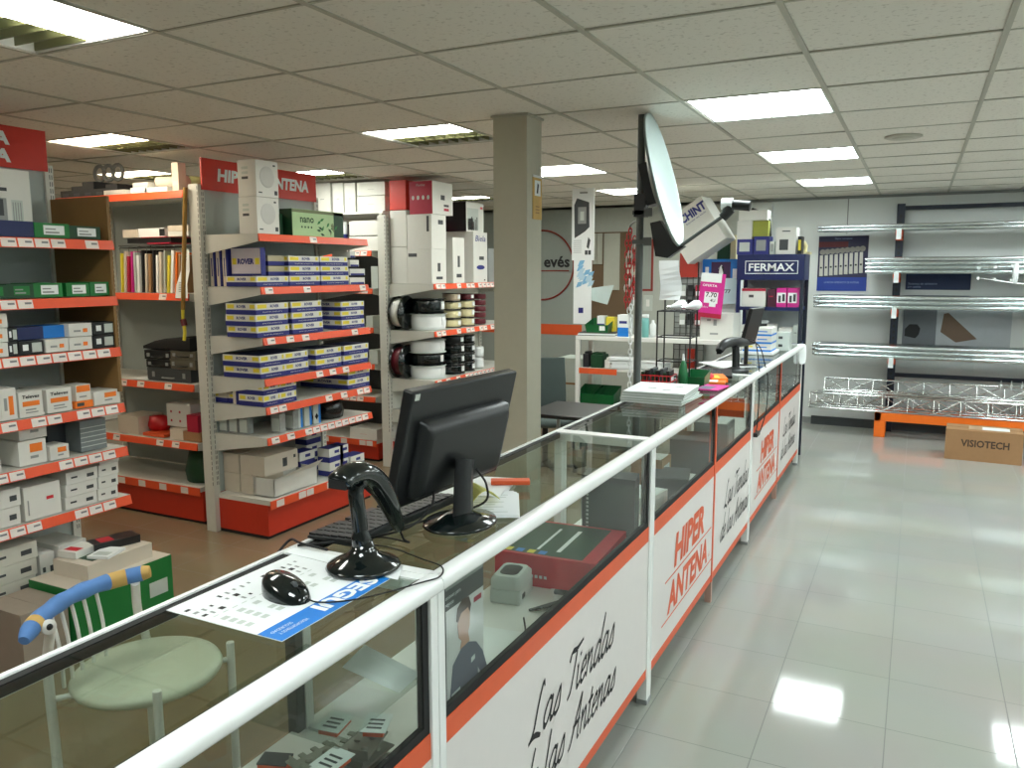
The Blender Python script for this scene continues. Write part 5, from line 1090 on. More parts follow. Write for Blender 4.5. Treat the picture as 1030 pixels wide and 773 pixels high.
MB().tube(bar[5:8], .0245, 0, 16).build('yellow_wrap', CUSHY, o)
m = MB(); m.T = Matrix.Translation(L_(*at(48, 631, X=-2.022))) @ Matrix.Rotation(rad(80), 4, 'Y'); m.lathe([(0, 0), (.020, 0), (.020, .008), (0, .008)], n=16, m=0).lathe([(0, .008), (.009, .008), (.008, .011), (0, .011)], n=12, m=1); m.build('end_cap', [WHITE, BLACK], o)
for k in range(5):
    t = bar[12+k*3]; b_ = Vector((t.x-.035, t.y+.045, .455))
    MB().tube(smooth_path([tuple(b_), tuple((b_+t)/2+Vector((.012, 0, 0))), tuple(t)], 5), .0055, n=8).build('spindle', WHITE, o)
MB().tube([L_(bk[0][0], bk[0][1], .425), L_(-2.0, 1.55, .418), L_(fr[0][0], fr[0][1], .425)], .009, n=8).tube([L_(bk[1][0], bk[1][1], .425), L_(-2.0, 1.55, .418), L_(fr[1][0], fr[1][1], .425)], .009, n=8).build('seat_frame', WHITE, o)

# ---------------------------------------------------------------- steel mast with satellite dish
o = thing('steel_mast', 'grey steel mast rising from floor to ceiling behind the counters', 'mast', (-1.240, 3.88, 0))
MB().tube([(0, 0, 0), (0, 0, CZ-.01)], .0185, n=18).build('tube', DSTEEL, o)
MB().lathe([(0, 0), (.07, 0), (.07, .008), (.022, .012), (0, .012)], n=20).build('floor_flange', DSTEEL, o)
for k, z_ in enumerate((1.76, 1.90)):
    MB().box(-.03, -.03, z_, .05, .03, z_+.02).box(.03, -.035, z_-.01, .07, -.028, z_+.03).build('clamp', DSTEEL, o)
o = thing('satellite_dish', 'white offset satellite dish clamped to the steel mast, tilted upwards', 'satellite dish', (-1.118, 3.88, 2.060))
Dn = Vector((.966, .085, .245)).normalized(); Dy = Vector((-.088, 1, 0)).normalized(); Du = Dn.cross(Dy)    # Du points down-right or up-left
if Du.z < 0: Du = -Du
def Dm(): 
    b = MB(); x = Dy; y = Du; z = x.cross(y); b.T = Matrix(((x.x, y.x, z.x, 0), (x.y, y.y, z.y, 0), (x.z, y.z, z.z, 0), (0,0,0,1))); return b, (1 if z.dot(Dn) > 0 else -1)
b, sg = Dm(); R = .315
prof = [(0, -.055*sg)]+[(R*t, (-.055+.055*t*t)*sg) for t in (.15, .3, .45, .6, .75, .9, 1.0)]+[(R+.008, .002*sg), (R+.009, -.010*sg), (R-.006, -.008*sg)]+[(R*t, (-.061+.055*t*t)*sg) for t in (.85, .6, .3)]+[(0, -.061*sg)]
b.lathe(prof, n=56, sx=.92); b.build('reflector', mat('dish_enamel', (128, 140, 136), .35, noise=.02), o)
b, sg = Dm(); b.box(-.06, -.10, -.10*sg if sg > 0 else .06, .06, .10, -.055*sg if sg > 0 else .10); b.build('back_bracket', BLACK, o)
MB().tube([(-.05, 0, -.06), (-.10, 0, -.10)], .018, n=10).box(-.145, -.03, -.17, -.09, .03, -.06).build('mount', BLACK, o)
bot = Vector((-1.04, 3.90, 1.755))-Vector((-1.118, 3.88, 2.060)); lnb = Vector((-.825, 3.90, 1.895))-Vector((-1.118, 3.88, 2.060))
MB().prism([(-.07, -.20), (-.02, -.19), (.045, -.295), (.10, -.315), (.02, -.37), (-.04, -.36)], .05, frame((0, .045, 0), (1,0,0), (0,0,1))).build('arm_bracket', BLACK, o)
MB().tube([tuple(bot+Vector((-.02, 0, -.02))), tuple(lnb)], .009, 0, 10).build('feed_arm', DSTEEL, o)
m = MB().tube([tuple(lnb+Vector((-.02, 0, -.02))), tuple(lnb+Vector((.02, 0, .02)))], .022, 0, 12).tube([tuple(lnb+Vector((.0, 0, .0))), tuple(lnb+Vector((.012, 0, .035)))], .026, 0, 14); m.build('lnb_clamp', BLACK, o)
MB().tube([tuple(lnb+Vector((-.025, 0, .045))), tuple(lnb+Vector((.025, 0, .042)))], [.026, .028], 0, 16).build('lnb_horn', PAPER, o)
MB().tube([tuple(lnb+Vector((.02, 0, .04))), tuple(lnb+Vector((.105, 0, .030)))], [.022, .024], 0, 16).build('lnb_body', BLACK, o)
# angled black lamp bracket behind
solo('angled_bracket', MB().tube(smooth_path([at(756, 211, Y=7.28), at(764, 214, Y=7.28), at(774, 222, Y=7.28), at(774, 240, Y=7.28), at(774, 253, Y=7.28)], 1), .018, n=8), BLACK, 'angled black bracket rising beside the boxes on the display cabinet', 'bracket')
# red and white plastic chain
o = thing('plastic_chain', 'red and white plastic chain hanging beside the steel mast', 'chain', (-1.345, 4.05, 0))
MB().tube(smooth_path([(.095, -.155, 1.86), (.05, -.08, 1.875), (0, 0, 1.86), (0, 0, 1.84)], 4), .005, n=8).build('hook', DSTEEL, o)
kk = 0
for strand, (dx, dy, z0, z1, mt) in enumerate(((0, 0, 1.83, 1.42, REDPL), (-.022, .012, 1.80, 1.44, REDPL), (.02, .012, 1.79, 1.45, REDPL), (.012, -.006, 1.44, 1.02, PAPER))):
    z_ = z0
    while z_ > z1:
        pts = [(.0085*cos(t*pi/6), 0, .019*sin(t*pi/6)) for t in range(12)]; m = MB(); m.T = Matrix.Translation((dx, dy, z_)) @ Matrix.Rotation(rad(90*(kk % 2)+20), 4, 'Z'); m.tube(pts, .0034, 0, 7, closed=True)
        m.build('chain_link', mt if not (strand < 3 and kk % 5 == 4) else PAPER, o); z_ -= .029; kk += 1
# tilted white carton with lettering
o = thing('tilted_carton', 'white lettered carton balanced on its corner beside the dish arm', 'box', tuple(at(697, 230, Y=7.12)), 0)
a_ = rad(33)
m = MB(); m.T = Matrix.Rotation(rad(-6), 4, 'Z') @ Matrix.Rotation(-a_, 4, 'Y'); m.box(-.20, 0, -.235, .20, .28, .20, 0); m.build('carton', CARTW, o)
m = MB(); m.T = Matrix.Rotation(rad(-6), 4, 'Z') @ Matrix.Rotation(-a_, 4, 'Y'); m.box(-.201, -.002, -.0205, .201, 0, -.019, 1); m.text('CHINT', .070, frame((.068, -.0025, .085), (1,0,0), (0,0,1)), 0, .045, 0, 'c', .26).text('Empower the world', .016, frame((.068, -.0025, .052), (1,0,0), (0,0,1)), 0, 0, 0, 'c', .20); m.build('lettering', [NAVY, LGREY], o)

# ---------------------------------------------------------------- display cabinet with the blue header
YF = 7.12
xa, xb = at(742, 255, Y=YF).x, at(810, 255, Y=YF).x; zt3 = at(775, 256, Y=YF).z; zh = at(775, 282, Y=YF).z
o = thing('display_cabinet', 'dark blue display cabinet with white lettered header at the counter end', 'display cabinet', ((xa+xb)/2, YF, 0))
hw = (xb-xa)/2; dp = .34
for x in (-hw, hw-.03):
    for y in (0, dp-.03): MB().box(x, y, 0, x+.03, y+.03, zt3-.004).build('post', DBLUE if x < 0 else RACKB, o, .002)
hd = MB().box(-hw, -.012, zh, hw, dp, zt3).build('header', DBLUE, o, .003)
m = MB(); F = frame((.01, -.0135, (zh+zt3)/2), (1,0,0), (0,0,1))
m.text('FERMAX', .062, frame((.01, -.0135, (zh+zt3)/2-.030), (1,0,0), (0,0,1)), 0, .02, 0, 'c', .37)
w2, h2 = .215, .055
for (x0, z0, x1, z1) in ((-w2, -h2, w2, -h2+.006), (-w2, h2-.006, w2, h2), (-w2, -h2, -w2+.006, h2), (w2-.006, -h2, w2, h2)): m.box(.01+x0, -.0145, (zh+zt3)/2+z0, .01+x1, -.0125, (zh+zt3)/2+z1)
m.build('lettering', PAPER, hd)
zs3 = [at(775, 309, Y=YF).z, at(775, 345, Y=YF).z, .55, .15]
for z_ in zs3: MB().box(-hw+.02, 0, z_-.03, hw-.02, dp, z_).build('shelf', DBLUE, o)
MB().box(-hw+.02, dp-.01, .1, hw-.02, dp, zh).build('back_panel', mat('pale_cabinet_back', (176, 184, 184), .5), o)
cxm = (xa+xb)/2
for k, (x0, x1, zb_, h_, mt, m2, lb) in enumerate(((746, 770, 0, .155, CARTW, CRIM, 'white box with a crimson top band inside the display cabinet'), (772, 780, 0, .15, mat('dark_plum', (70, 24, 44), .5), CRIM, 'narrow dark plum box inside the display cabinet'), (781, 791, 0, .16, MAG, PAPER, 'magenta box with printed handsets, left of two in the cabinet'), (792, 802, 0, .16, MAG, PAPER, 'magenta box with printed handsets, right of two in the cabinet'),
       (744, 752, 1, .14, CARTW, GREY, 'white box at the left of the lower cabinet shelf'), (753, 778, 1, .15, CARTW, GREY, 'wide white box on the lower cabinet shelf'), (783, 796, 1, .125, CARTW, INK, 'white box with a dark lens picture on the lower cabinet shelf'), (797, 803, 1, .15, LGREY, GREY, 'thin pale box at the right of the lower cabinet shelf'))):
    a, b = at(x0, 300 if not zb_ else 340, Y=YF+.03).x, at(x1, 300 if not zb_ else 340, Y=YF+.03).x; w = b-a
    m = MB().box(-w/2, 0, 0, w/2, .2, h_, 0)
    if k == 0: m.box(-w/2, -.0006, h_*.85, w/2, 0, h_, 1).box(-w*.2, -.0006, h_*.5, 0, 0, h_*.65, 2)
    elif k in (2, 3): m.box(-w*.45, -.0006, h_*.22, w*.45, 0, h_*.75, 1).box(-w*.3, -.001, h_*.25, -w*.05, -.0005, h_*.6, 2).box(w*.08, -.001, h_*.3, w*.35, -.0005, h_*.68, 2)
    elif k == 6: m.prism([(.022*cos(q*.524), .022*sin(q*.524)) for q in range(12)], .0008, frame((0, -.0002, h_*.55), (1,0,0), (0,0,1)), 1)
    else: m.box(-w*.3, -.0006, h_*.55, w*.2, 0, h_*.62, 1)
    solo('stock_box', m, [mt, m2, DGREY], lb, 'box', None, ((a+b)/2, YF+.03, zs3[zb_]))
# on top of the cabinet
for k, (x0, x1, t, d, mt, m2, lb) in enumerate(((741, 757, 241, .2, NAVY, LGREY, 'dark blue box with a pale screen picture on top of the cabinet'), (758, 773, 238, .2, NAVY, GREY, 'dark blue box with a handset picture on top of the cabinet'), (774, 779, 243, .2, LGREY, GREY, 'thin grey box on top of the cabinet'), (780, 800, 229, .2, CARTW, DGREY, 'white box with a square code-like grey picture on the cabinet'), (802, 806, 238, .15, BLACK, YEL, 'small dark and yellow box at the cabinet corner'))):
    a, b, tz = at(x0, 255, Y=YF+.02).x, at(x1, 255, Y=YF+.02).x, at((x0+x1)/2, t, Y=YF+.02).z; w = b-a; h_ = tz-zt3
    m = MB().box(-w/2, 0, 0, w/2, d, h_, 0)
    if k == 3: m.box(-w*.32, -.0006, h_*.15, w*.12, 0, h_*.55, 1).box(-w*.2, -.0006, h_*.84, w*.2, 0, h_*.88, 1)
    else: m.box(-w*.35, -.0006, h_*.2, w*.3, 0, h_*.8, 1)
    solo('product_box', m, [mt, m2], lb, 'box', None, ((a+b)/2, YF+.02, zt3+.001))
for k, (x0, x1, b0, t, mt, lb) in enumerate(((741, 757, 239, 222, CARTW, 'white box in the second layer on the cabinet'), (757, 773, 237, 222, mat('olive_lid', (150, 156, 60), .5), 'olive topped box in the second layer on the cabinet'), (743, 772, 221, 211, CARTW, 'long white box topping the pile on the cabinet'))):
    a = at(x0, b0, Y=YF+.06); b = at(x1, t, Y=YF+.06); z_b = (zt3+.001+at(749, 241, Y=YF+.02).z-zt3) if k < 2 else at(757, 222, Y=YF+.06).z+.002
    if k == 1: z_b = at(765, 238, Y=YF+.02).z+.002
    if k == 0: z_b = at(749, 241, Y=YF+.02).z+.002
    m = MB().box(a.x, 0, 0, b.x, .18, b.z-z_b, 0); solo('product_box', m, mt, lb, 'box', None, (0, YF+.06, z_b))
m = MB().box(-.05, 0, 0, .05, .14, .02, 0).tube([(0, .05, .02), (.01, .04, .07), (-.01, .03, .10)], [.02, .018, .022], 0, 10); solo('desk_camera', m, [CREAM], 'small cream desk camera at the right corner of the cabinet top', 'camera', loc=(at(812, 255, Y=7.3).x-.03, 7.3, zt3+.001))

# ---------------------------------------------------------------- work table and things behind the counters
YT = 6.75
za = at(582, 338, Y=YT).z; xa = at(579, 338, Y=YT).x; xb = at(742, 342, Y=YT).x
o = thing('work_table', 'white framed work table behind the counters, left of the cabinet', 'table', ((xa+xb)/2, YT, 0))
hw = (xb-xa)/2
MB().box(-hw, 0, za-.035, hw, .36, za).build('tabletop', WHITE, o, .003)
for x in (-hw, hw-.035):
    for y in (0, .325): MB().box(x, y, 0, x+.035, y+.035, za-.035).build('leg', WHITE, o)
z2 = at(600, 371, Y=YT).z; wx = at(620, 371, Y=YT).x
MB().box(-hw+.035, 0, z2-.05, wx-(xa+xb)/2, .012, z2, 0).build('front_strip', ORANGE, o)
MB().box(-hw+.035, .012, z2-.02, hw-.035, .355, z2-.002).build('lower_shelf', WHITE, o)
def on_table(px0, px1, top, z, d, mt, name, label, cat, extra=None, Y=YT+.08, mats=None, group=None):
    a, b, t = at(px0, 340, Y=Y).x, at(px1, 340, Y=Y).x, at((px0+px1)/2, top, Y=Y).z; w = b-a; m = MB().box(-w/2, 0, 0, w/2, d, t-z, 0)
    if extra: extra(m, w, t-z)
    return solo(name, m, mats or [mt], label, cat, group, ((a+b)/2, Y, z))
o = thing('storage_bin', 'green plastic parts bin on the work table', 'bin', (at(606, 325, Y=YT+.2).x, YT+.14, za+.03))
m = MB(); m.add([(-.10, -.08, 0), (.10, -.08, 0), (.10, .10, 0), (-.10, .10, 0), (-.11, -.10, .07), (.11, -.10, .07), (.11, .12, .12), (-.11, .12, .12)], [(0,3,2,1),(0,1,5,4),(1,2,6,5),(2,3,7,6),(3,0,4,7)])
b_ = m.build('tray', GREENPL, o); md = b_.modifiers.new('thickness', 'SOLIDIFY'); md.thickness = .004
MB().box(.03, -.101, .02, .08, -.09, .06).build('label_holder', PAPER, o)
solo('box_in_bin', MB().box(-.035, 0, 0, .035, .08, .14, 0).box(-.035, -.0006, 0, .035, 0, .07, 1), [PAPER, NAVY], 'white and blue box standing in the green bin, left', 'box', loc=(at(608, 325, Y=YT+.2).x-.02, YT+.16, za+.034))
solo('box_in_bin', MB().box(-.04, 0, 0, .04, .07, .13), YEL, 'pale yellow box standing in the green bin, right', 'box', loc=(at(617, 325, Y=YT+.2).x-.02, YT+.17, za+.034))
sheets('magazine_pile', 'dark and white magazines under the green bin', 'magazines', at(603, 335, Y=YT+.2).x, YT+.2, rad(8), .34, .28, 4, [PAPER, DGREY, GREY], z0=za, ink=False, th=.007)
on_table(621, 632, 317, za, .12, PAPER, 'medicine_box', 'white and blue carton on the work table beside the chain', 'box', lambda m, w, h: (m.box(-w/2, -.0006, 0, w/2, 0, h*.42, 1), m.box(-w*.35, -.0006, h*.6, w*.35, 0, h*.72, 2)), mats=[PAPER, BLUE, NAVY])
solo('tall_bottle', MB().lathe([(0, 0), (.032, 0), (.034, .13), (.03, .17), (0, .17)], n=16, m=0).lathe([(0, .17), (.03, .17), (.03, .20), (0, .20)], n=16, m=1), [mat('teal_bottle', (120, 184, 180), .3), PAPER], 'pale teal bottle standing on the work table', 'bottle', loc=(at(649, 335, Y=YT+.1).x, YT+.1, za))
solo('tall_bottle', MB().lathe([(0, 0), (.026, 0), (.028, .11), (.012, .13), (.012, .15), (0, .15)], n=16, m=0), [PAPER], 'white bottle standing right of the teal one on the table', 'bottle', loc=(at(656, 335, Y=YT+.1).x, YT+.12, za))
for k, (x0, x1, t, mt, lb) in enumerate(((586, 592, 356, INK, 'dark device on the lower table shelf, left'), (594, 606, 357, DGREEN, 'dark green device on the lower table shelf'), (608, 614, 362, CARTW, 'small white box on the lower table shelf'))):
    a, b = at(x0, 368, Y=YT+.05).x, at(x1, 368, Y=YT+.05).x; tz = at(x0, t, Y=YT+.05).z
    solo('device', MB().box(a, 0, 0, b, .16, tz-z2).box(a+.01, .02, tz-z2, b-.01, .12, tz-z2+.02), mt, lb, 'device', loc=(0, YT+.05, z2), bevel=.006)
sheets('paper_pile', 'heap of white sheets on the lower table shelf by the chain', 'paper', at(630, 370, Y=YT+.2).x, YT+.16, rad(12), .24, .22, 8, [PAPER, PAPER, LGREY], z0=z2, ink=False, th=.014, jit=.02)
sheets('paper_pile', 'heap of white sheets on the lower table shelf, right of the mast', 'paper', at(661, 372, Y=YT+.2).x, YT+.16, rad(-8), .22, .22, 7, [PAPER, PAPER, LGREY], z0=z2, ink=False, th=.012, jit=.02)
for k in range(2):
    o = thing('storage_bin', ('green plastic bin on the floor crate under the table, left', 'green plastic bin on the floor crate under the table, right')[k], 'bin', (at(595+k*17, 400, Y=YT+.2).x, YT+.16, .42))
    m = MB(); m.add([(-.09, -.08, 0), (.09, -.08, 0), (.09, .10, 0), (-.09, .10, 0), (-.10, -.10, .10), (.10, -.10, .10), (.10, .12, .16), (-.10, .12, .16)], [(0,3,2,1),(0,1,5,4),(1,2,6,5),(2,3,7,6),(3,0,4,7)]); b_ = m.build('tray', GREENPL, o); md = b_.modifiers.new('thickness', 'SOLIDIFY'); md.thickness = .004
solo('floor_crate', MB().box(-.36, 0, 0, .36, .4, .418, 0).box(-.34, -.001, .03, .34, 0, .38, 1), [DGREY, mat('teal_grey', (72, 96, 92), .6)], 'grey crate carrying green bins beneath the work table', 'crate', loc=(at(605, 400, Y=YT+.2).x+.12, YT+.06, 0))
# white carton and panel at left of table
a = at(560, 360, Y=7.3); b = at(583, 360, Y=7.3)
solo('white_cabinet', MB().box(a.x, 0, 0, b.x+.1, .35, a.z, 0).box(a.x, -.0006, a.z-.26, b.x, 0, a.z-.24, 1), [mat('pale_cabinet', (176, 188, 180), .5), BROWN], 'low pale cabinet at the grey wall beside the work table', 'cabinet', loc=(0, 7.3, 0))
# dark desk plate and office chair between column and counters
o = thing('side_desk', 'dark low desk top just right of the column', 'desk', (-1.98, 4.78, 0))
MB().box(-.20, -.26, .72, .24, .26, .745).build('tabletop', BLACK, o, .004)
for x in (-.17, .19):
    for y in (-.22, .22): MB().tube([(x, y, 0), (x, y, .72)], .014, n=8).build('leg', GREY, o)
o = thing('office_chair', 'dark grey office chair half hidden behind the column', 'chair', (-2.74, 6.0, 0), rad(35))
m = MB(); m.ring([[(x, y-.02*(1-abs(x)/.24), .50+.42*t) for x, y in ((-.22+.02*t*t, 0), (0, .03), (.22-.02*t*t, 0), (.2, .04), (0, .07), (-.2, .04))] for t in (0, .3, .6, .85, 1.0)], 0); m.build('backrest', mat('grey_green_fabric', (62, 74, 72), .8), o, .01)
MB().lathe([(0, .42), (.23, .42), (.25, .45), (.22, .48), (0, .48)], (0, -.20, 0), 20).build('seat', mat('grey_green_fabric', (62, 74, 72), .8), o)
MB().tube([(0, -.20, .06), (0, -.20, .42)], .025, n=10).build('column', BLACK, o)
for k in range(5): MB().tube([(0, -.20, .08), (.25*cos(k*1.257), -.20+.25*sin(k*1.257), .05)], .014, n=8).tube([(.25*cos(k*1.257), -.20+.25*sin(k*1.257), .05), (.25*cos(k*1.257), -.20+.25*sin(k*1.257), .0)], .02, n=8).build('leg', BLACK, o)
MB().tube([(.0, .05, .46), (0, .06, .60)], .02, n=8).tube([(0, -.15, .43), (0, .05, .46)], .02, n=8).build('back_arm', BLACK, o)
# hanging banner, pinned brown boards and pictures on the back wall
o = thing('hanging_banner', 'tall white printed banner hanging from the ceiling right of the column', 'banner', tuple(at(586, 260, Y=7.0))[:2]+(0,))
zt_, zm, zb_ = at(586, 193, Y=7.0).z, at(586, 262, Y=7.0).z, at(586, 326, Y=7.0).z
w = (at(597, 260, Y=7.0).x-at(575, 260, Y=7.0).x)/2
MB().box(-w, 0, zm, w, .012, CZ-.012).build('upper_sheet', PAPER, o); MB().box(-w*.82, .002, zb_, w*.82, .010, zm).build('lower_sheet', PAPER, o)
m = MB(); m.prism([(-w*.75, zm+.20), (-w*.8, zm+.50), (-w*.55, zm+.56), (w*.55, zm+.52), (w*.6, zm+.30), (w*.2, zm+.26)], .0006, frame((0, -.0002, 0), (1,0,0), (0,0,1)), 0)
m.box(-w*.45, -.0012, zm+.33, w*.3, -.0005, zm+.48, 1).box(-w*.25, -.0016, zm+.36, w*.1, -.0012, zm+.44, 2)
m.prism([(w*.35, zm+.12), (w*.55, zm+.1), (w*.7, zm+.18), (w*.5, zm+.21)], .0005, frame((0, -.0006, 0), (1,0,0), (0,0,1)), 0)
for q in range(7): m.box(-w*.85, -.0008, zm+.07+q*.018, -w*.1, -.0002, zm+.074+q*.018, 3)
m.box(w*.2, -.0008, zm+.05, w*.45, 0, zm+.09, 0).box(w*.5, -.0008, zm+.05, w*.75, 0, zm+.09, 0).box(-w*.3, -.0008, zm+.60, w*.4, 0, zm+.615, 3)
m.build('upper_print', [DGREY, GREY, LGREY, GREY], o)
m = MB()
for q in range(16):
    x = random.uniform(-w*.7, w*.5); z_ = random.uniform(zm-.30, zm-.02); m.prism([(0, 0), (.05, .015), (.07, .06), (.02, .05)], .0003, frame((x, .0008-q*.00005, z_), (1,0,0), (0,0,1)), q % 2)
m.box(-w*.35, .001, zb_+.10, w*.1, .0016, zb_+.15, 2)
m.build('lower_print', [mat('sky_print', (120, 176, 214), .6), mat('pale_sky_print', (176, 206, 222), .6), NAVY], o)
solo('clear_sheet', MB().add([(0, 0, 0), (.22, .02, .03), (.16, .02, -.15), (-.04, 0, -.10)], [(0,1,2,3)], 0), mat('pale_blue_film', (190, 206, 204), .25), 'crumpled pale sheet sticking out beside the hanging banner', 'sheet', loc=tuple(at(594, 290, Y=7.04)))
COL.objects[-1].modifiers.new('t', 'SOLIDIFY').thickness = .002
YW = RY[1]
lg = thing('wall_logo', 'round dark red outlined logo on the grey-green wall behind the column', 'logo', tuple(at(545, 267, Y=YW-.02)))
c = Vector(lg.location); r_ = at(577, 267, Y=YW-.02).x-c.x
MB().tube([(r_*cos(t*pi/32), .0, r_*sin(t*pi/32)) for t in range(64)], .011, 0, 6, closed=True).build('ring', mat('dull_red_line', (134, 44, 34), .6), lg)
m = MB(); m.text('evés', .13, frame((r_*.88, -.002, -.02), (1,0,0), (0,0,1)), 0, .03, 0, 'r', .34); m.build('lettering', INK, lg)
MB().box(-r_*.6, -.003, -.075, r_*.86, -.001, -.06).build('underline', mat('dull_red_line', (134, 44, 34), .6), lg)
def wallq(x0, y0, x1, y1, mt, name, label, cat, th=.02, Y=YW-.004):
    a, b = at(x0, y0, Y=Y), at(x1, y1, Y=Y); cx_, cz_ = (a.x+b.x)/2, b.z
    return a, b, solo(name, MB().box(-(b.x-a.x)/2, -th, 0, (b.x-a.x)/2, 0, a.z-b.z), mt, label, cat, None, (cx_, Y, cz_))
wallq(596, 234, 634, 336, mat('brown_wall_board', (108, 88, 66), .8), 'pin_board', 'brown board on the back wall behind the banner', 'board')
for k, (x0, y0, x1, y1) in enumerate(((597, 235, 600, 266), (601, 235, 606, 266), (608, 235, 623, 292))):
    a, b, q_ = wallq(x0, y0, x1, y1, mat('greyed_profile', (176, 178, 166), .6), 'white_profile', ('thin white profile on the brown board, leftmost', 'white profile on the brown board, second from left', 'wide white ribbed profile on the brown board')[k], 'profile', .012, YW-.026)
solo('pinned_note', MB().box(-.05, -.006, -.12, .06, 0, 0).box(-.05, -.0065, -.06, .0, -.006, -.05), CARTC, 'small pale note pinned beside the red chain', 'note', loc=(-3.0, YW-.027, 1.70))
a = at(641, 241, Y=YW-.004); b = at(653.5, 293, Y=YW-.004)
o = thing('framed_notice', 'narrow red framed notice on the back wall behind the mast', 'picture', ((a.x+b.x)/2, YW-.004, b.z)); w, h = b.x-a.x+.08, a.z-b.z
MB().box(-w/2, -.018, 0, w/2, 0, h, 0).build('frame', mat('dull_red_line', (134, 44, 34), .6), o); MB().box(-w/2+.025, -.020, .025, w/2-.025, -.018, h-.025).build('sheet', WALLG, o)
o = thing('light_switch', 'pale wall switch below the red framed notice', 'switch', tuple(at(652, 305, Y=YW-.003)))
MB().box(-.055, -.012, -.09, .055, 0, .09).build('plate', LGREY, o, .004); MB().box(-.02, -.018, -.04, .02, -.012, .04).build('rocker', WHITE, o, .003)
# display panels with pictures left of the cabinet
YP = 7.35
def panel(x0, y0, x1, y1, mt, name, label, cat, th=.02, Y=YP, fn=None, mats=None):
    a, b = at(x0, y0, Y=Y), at(x1, y1, Y=Y); w, h = b.x-a.x, a.z-b.z; m = MB().box(-w/2, 0, 0, w/2, th, h, 0)
    if fn: fn(m, w, h)
    return solo(name, m, mats or [mt], label, cat, None, ((a.x+b.x)/2, Y, b.z))
o = thing('display_stand', 'tall pale display stand between work table and blue cabinet', 'display stand', (at(722, 330, Y=7.4).x, 7.39, 0))
MB().box(-.34, 0, 0, .15, .3, at(722, 263, Y=7.4).z).build('body', mat('pale_stand', (206, 212, 210), .5), o, .004)
MB().box(-.34, -.002, 1.0, .15, 0, 1.015).build('joint', GREY, o)
def dog(m, w, h):
    m.box(-w*.25, -.0006, h*.05, w*.30, 0, h*.93, 1).box(-w*.42, -.0006, h*.4, -w*.32, 0, h*.8, 2)
    F = frame((w*.04, -.0012, h*.24), (1,0,0), (0,0,1))
    m.prism([(-.03, 0), (-.035, .08), (-.02, .14), (-.025, .18), (.0, .21), (.02, .18), (.015, .13), (.035, .07), (.03, 0)], .0004, F, 3); m.prism([(-.025, .17), (-.01, .21), (-.028, .12)], .0005, frame((w*.04, -.0018, h*.24), (1,0,0), (0,0,1)), 4)
    m.prism([(.0, .20), (.022, .19), (.02, .13)], .0005, frame((w*.04, -.0018, h*.24), (1,0,0), (0,0,1)), 4)
    m.box(w*.36, -.0006, h*.4, w*.48, 0, h*.75, 2)
panel(707, 261, 741, 300, BLUE, 'dog_poster', 'blue poster showing a spotted dog on purple, on the display stand', 'poster', fn=dog, mats=[BLUE, mat('purple_print', (64, 34, 76), .5), PAPER, PAPER, INK])
def tt(m, w, h): m.text('777', h*.14, frame((w*.05, -.0008, h*.42), (1,0,0), (0,0,1)), 1, .02, 0, 'c', w*.35)
panel(718, 280, 741, 306, PAPER, 'price_poster', 'pale blue and white poster with dark numerals below the dog poster', 'poster', Y=YP-.03, th=.01, fn=tt, mats=[mat('pale_blue_sheet', (190, 214, 222), .5), INK])
def pk(m, w, h):
    m.box(-w*.5, -.0006, h*.80, w*.35, 0, h, 1).box(-w*.28, -.0006, h*.33, w*.28, 0, h*.58, 1).box(-w*.05, -.001, h*.25, w*.22, 0, h*.35, 1).box(-w*.5, -.0012, -.0, w*.5, 0, h*.10, 3)
    m.text('7.70', h*.10, frame((0, -.0014, h*.47), (1,0,0), (0,0,1)), 2, .02, 0, 'c', w*.45).text('4U', h*.07, frame((w*.08, -.0014, h*.36), (1,0,0), (0,0,1)), 2, .01, 0, 'c', w*.2)
    m.text('OFERTA', h*.05, frame((-w*.1, -.0012, h*.70), (1,0,0), (0,0,1)), 1, .02, 0, 'c', w*.6).text('Libre', h*.04, frame((-w*.2, -.0012, h*.22), (1,0,0), (0,0,1)), 1, .0, 0, 'c', w*.25)
q_ = panel(702, 275, 725, 320, MAG, 'magenta_leaflet', 'magenta leaflet with a white cut-out hanging above the white carton', 'leaflet', th=.004, Y=YT+.04, fn=pk, mats=[MAG, PAPER, INK, CRIM]); q_.rotation_euler = (0, rad(5), 0)
on_table(704, 737, 316, za, .3, CARTW, 'white_carton', 'big white carton with small print on the work table', 'box', lambda m, w, h: (m.box(-w*.3, -.0006, h*.72, -w*.18, 0, h*.80, 1), m.box(-w*.1, -.0006, h*.55, w*.0, 0, h*.78, 1), m.box(-w*.2, -.0006, h*.2, w*.05, 0, h*.27, 1)), mats=[CARTW, GREY])
panel(684, 255, 702, 279, mat('brick_red_print', (170, 44, 28), .5), 'red_display_card', 'brick red display card below the dish arm', 'card', Y=7.3)
COL.objects[-1]['label'] = 'brick red display card hung below the dish arm'
pg = thing('accessory_rack', 'dark grid rack with hanging accessories under the brick red card', 'rack', (at(694, 300, Y=7.32).x, 7.32, 0))
tz_ = at(694, 279, Y=7.32).z
m = MB()
for k in range(6): m.tube([(-.14+k*.055, 0, .0), (-.14+k*.055, 0, tz_)], .004, n=5)
for k in range(14): m.tube([(-.14, 0, tz_-k*.05-.01), (.135, 0, tz_-k*.05-.01)], .003, n=5)
m.build('grid', DSTEEL, pg)
MB().box(-.14, .01, .6, .135, .02, tz_).build('back_sheet', mat('rack_back', (150, 154, 152), .6), pg)
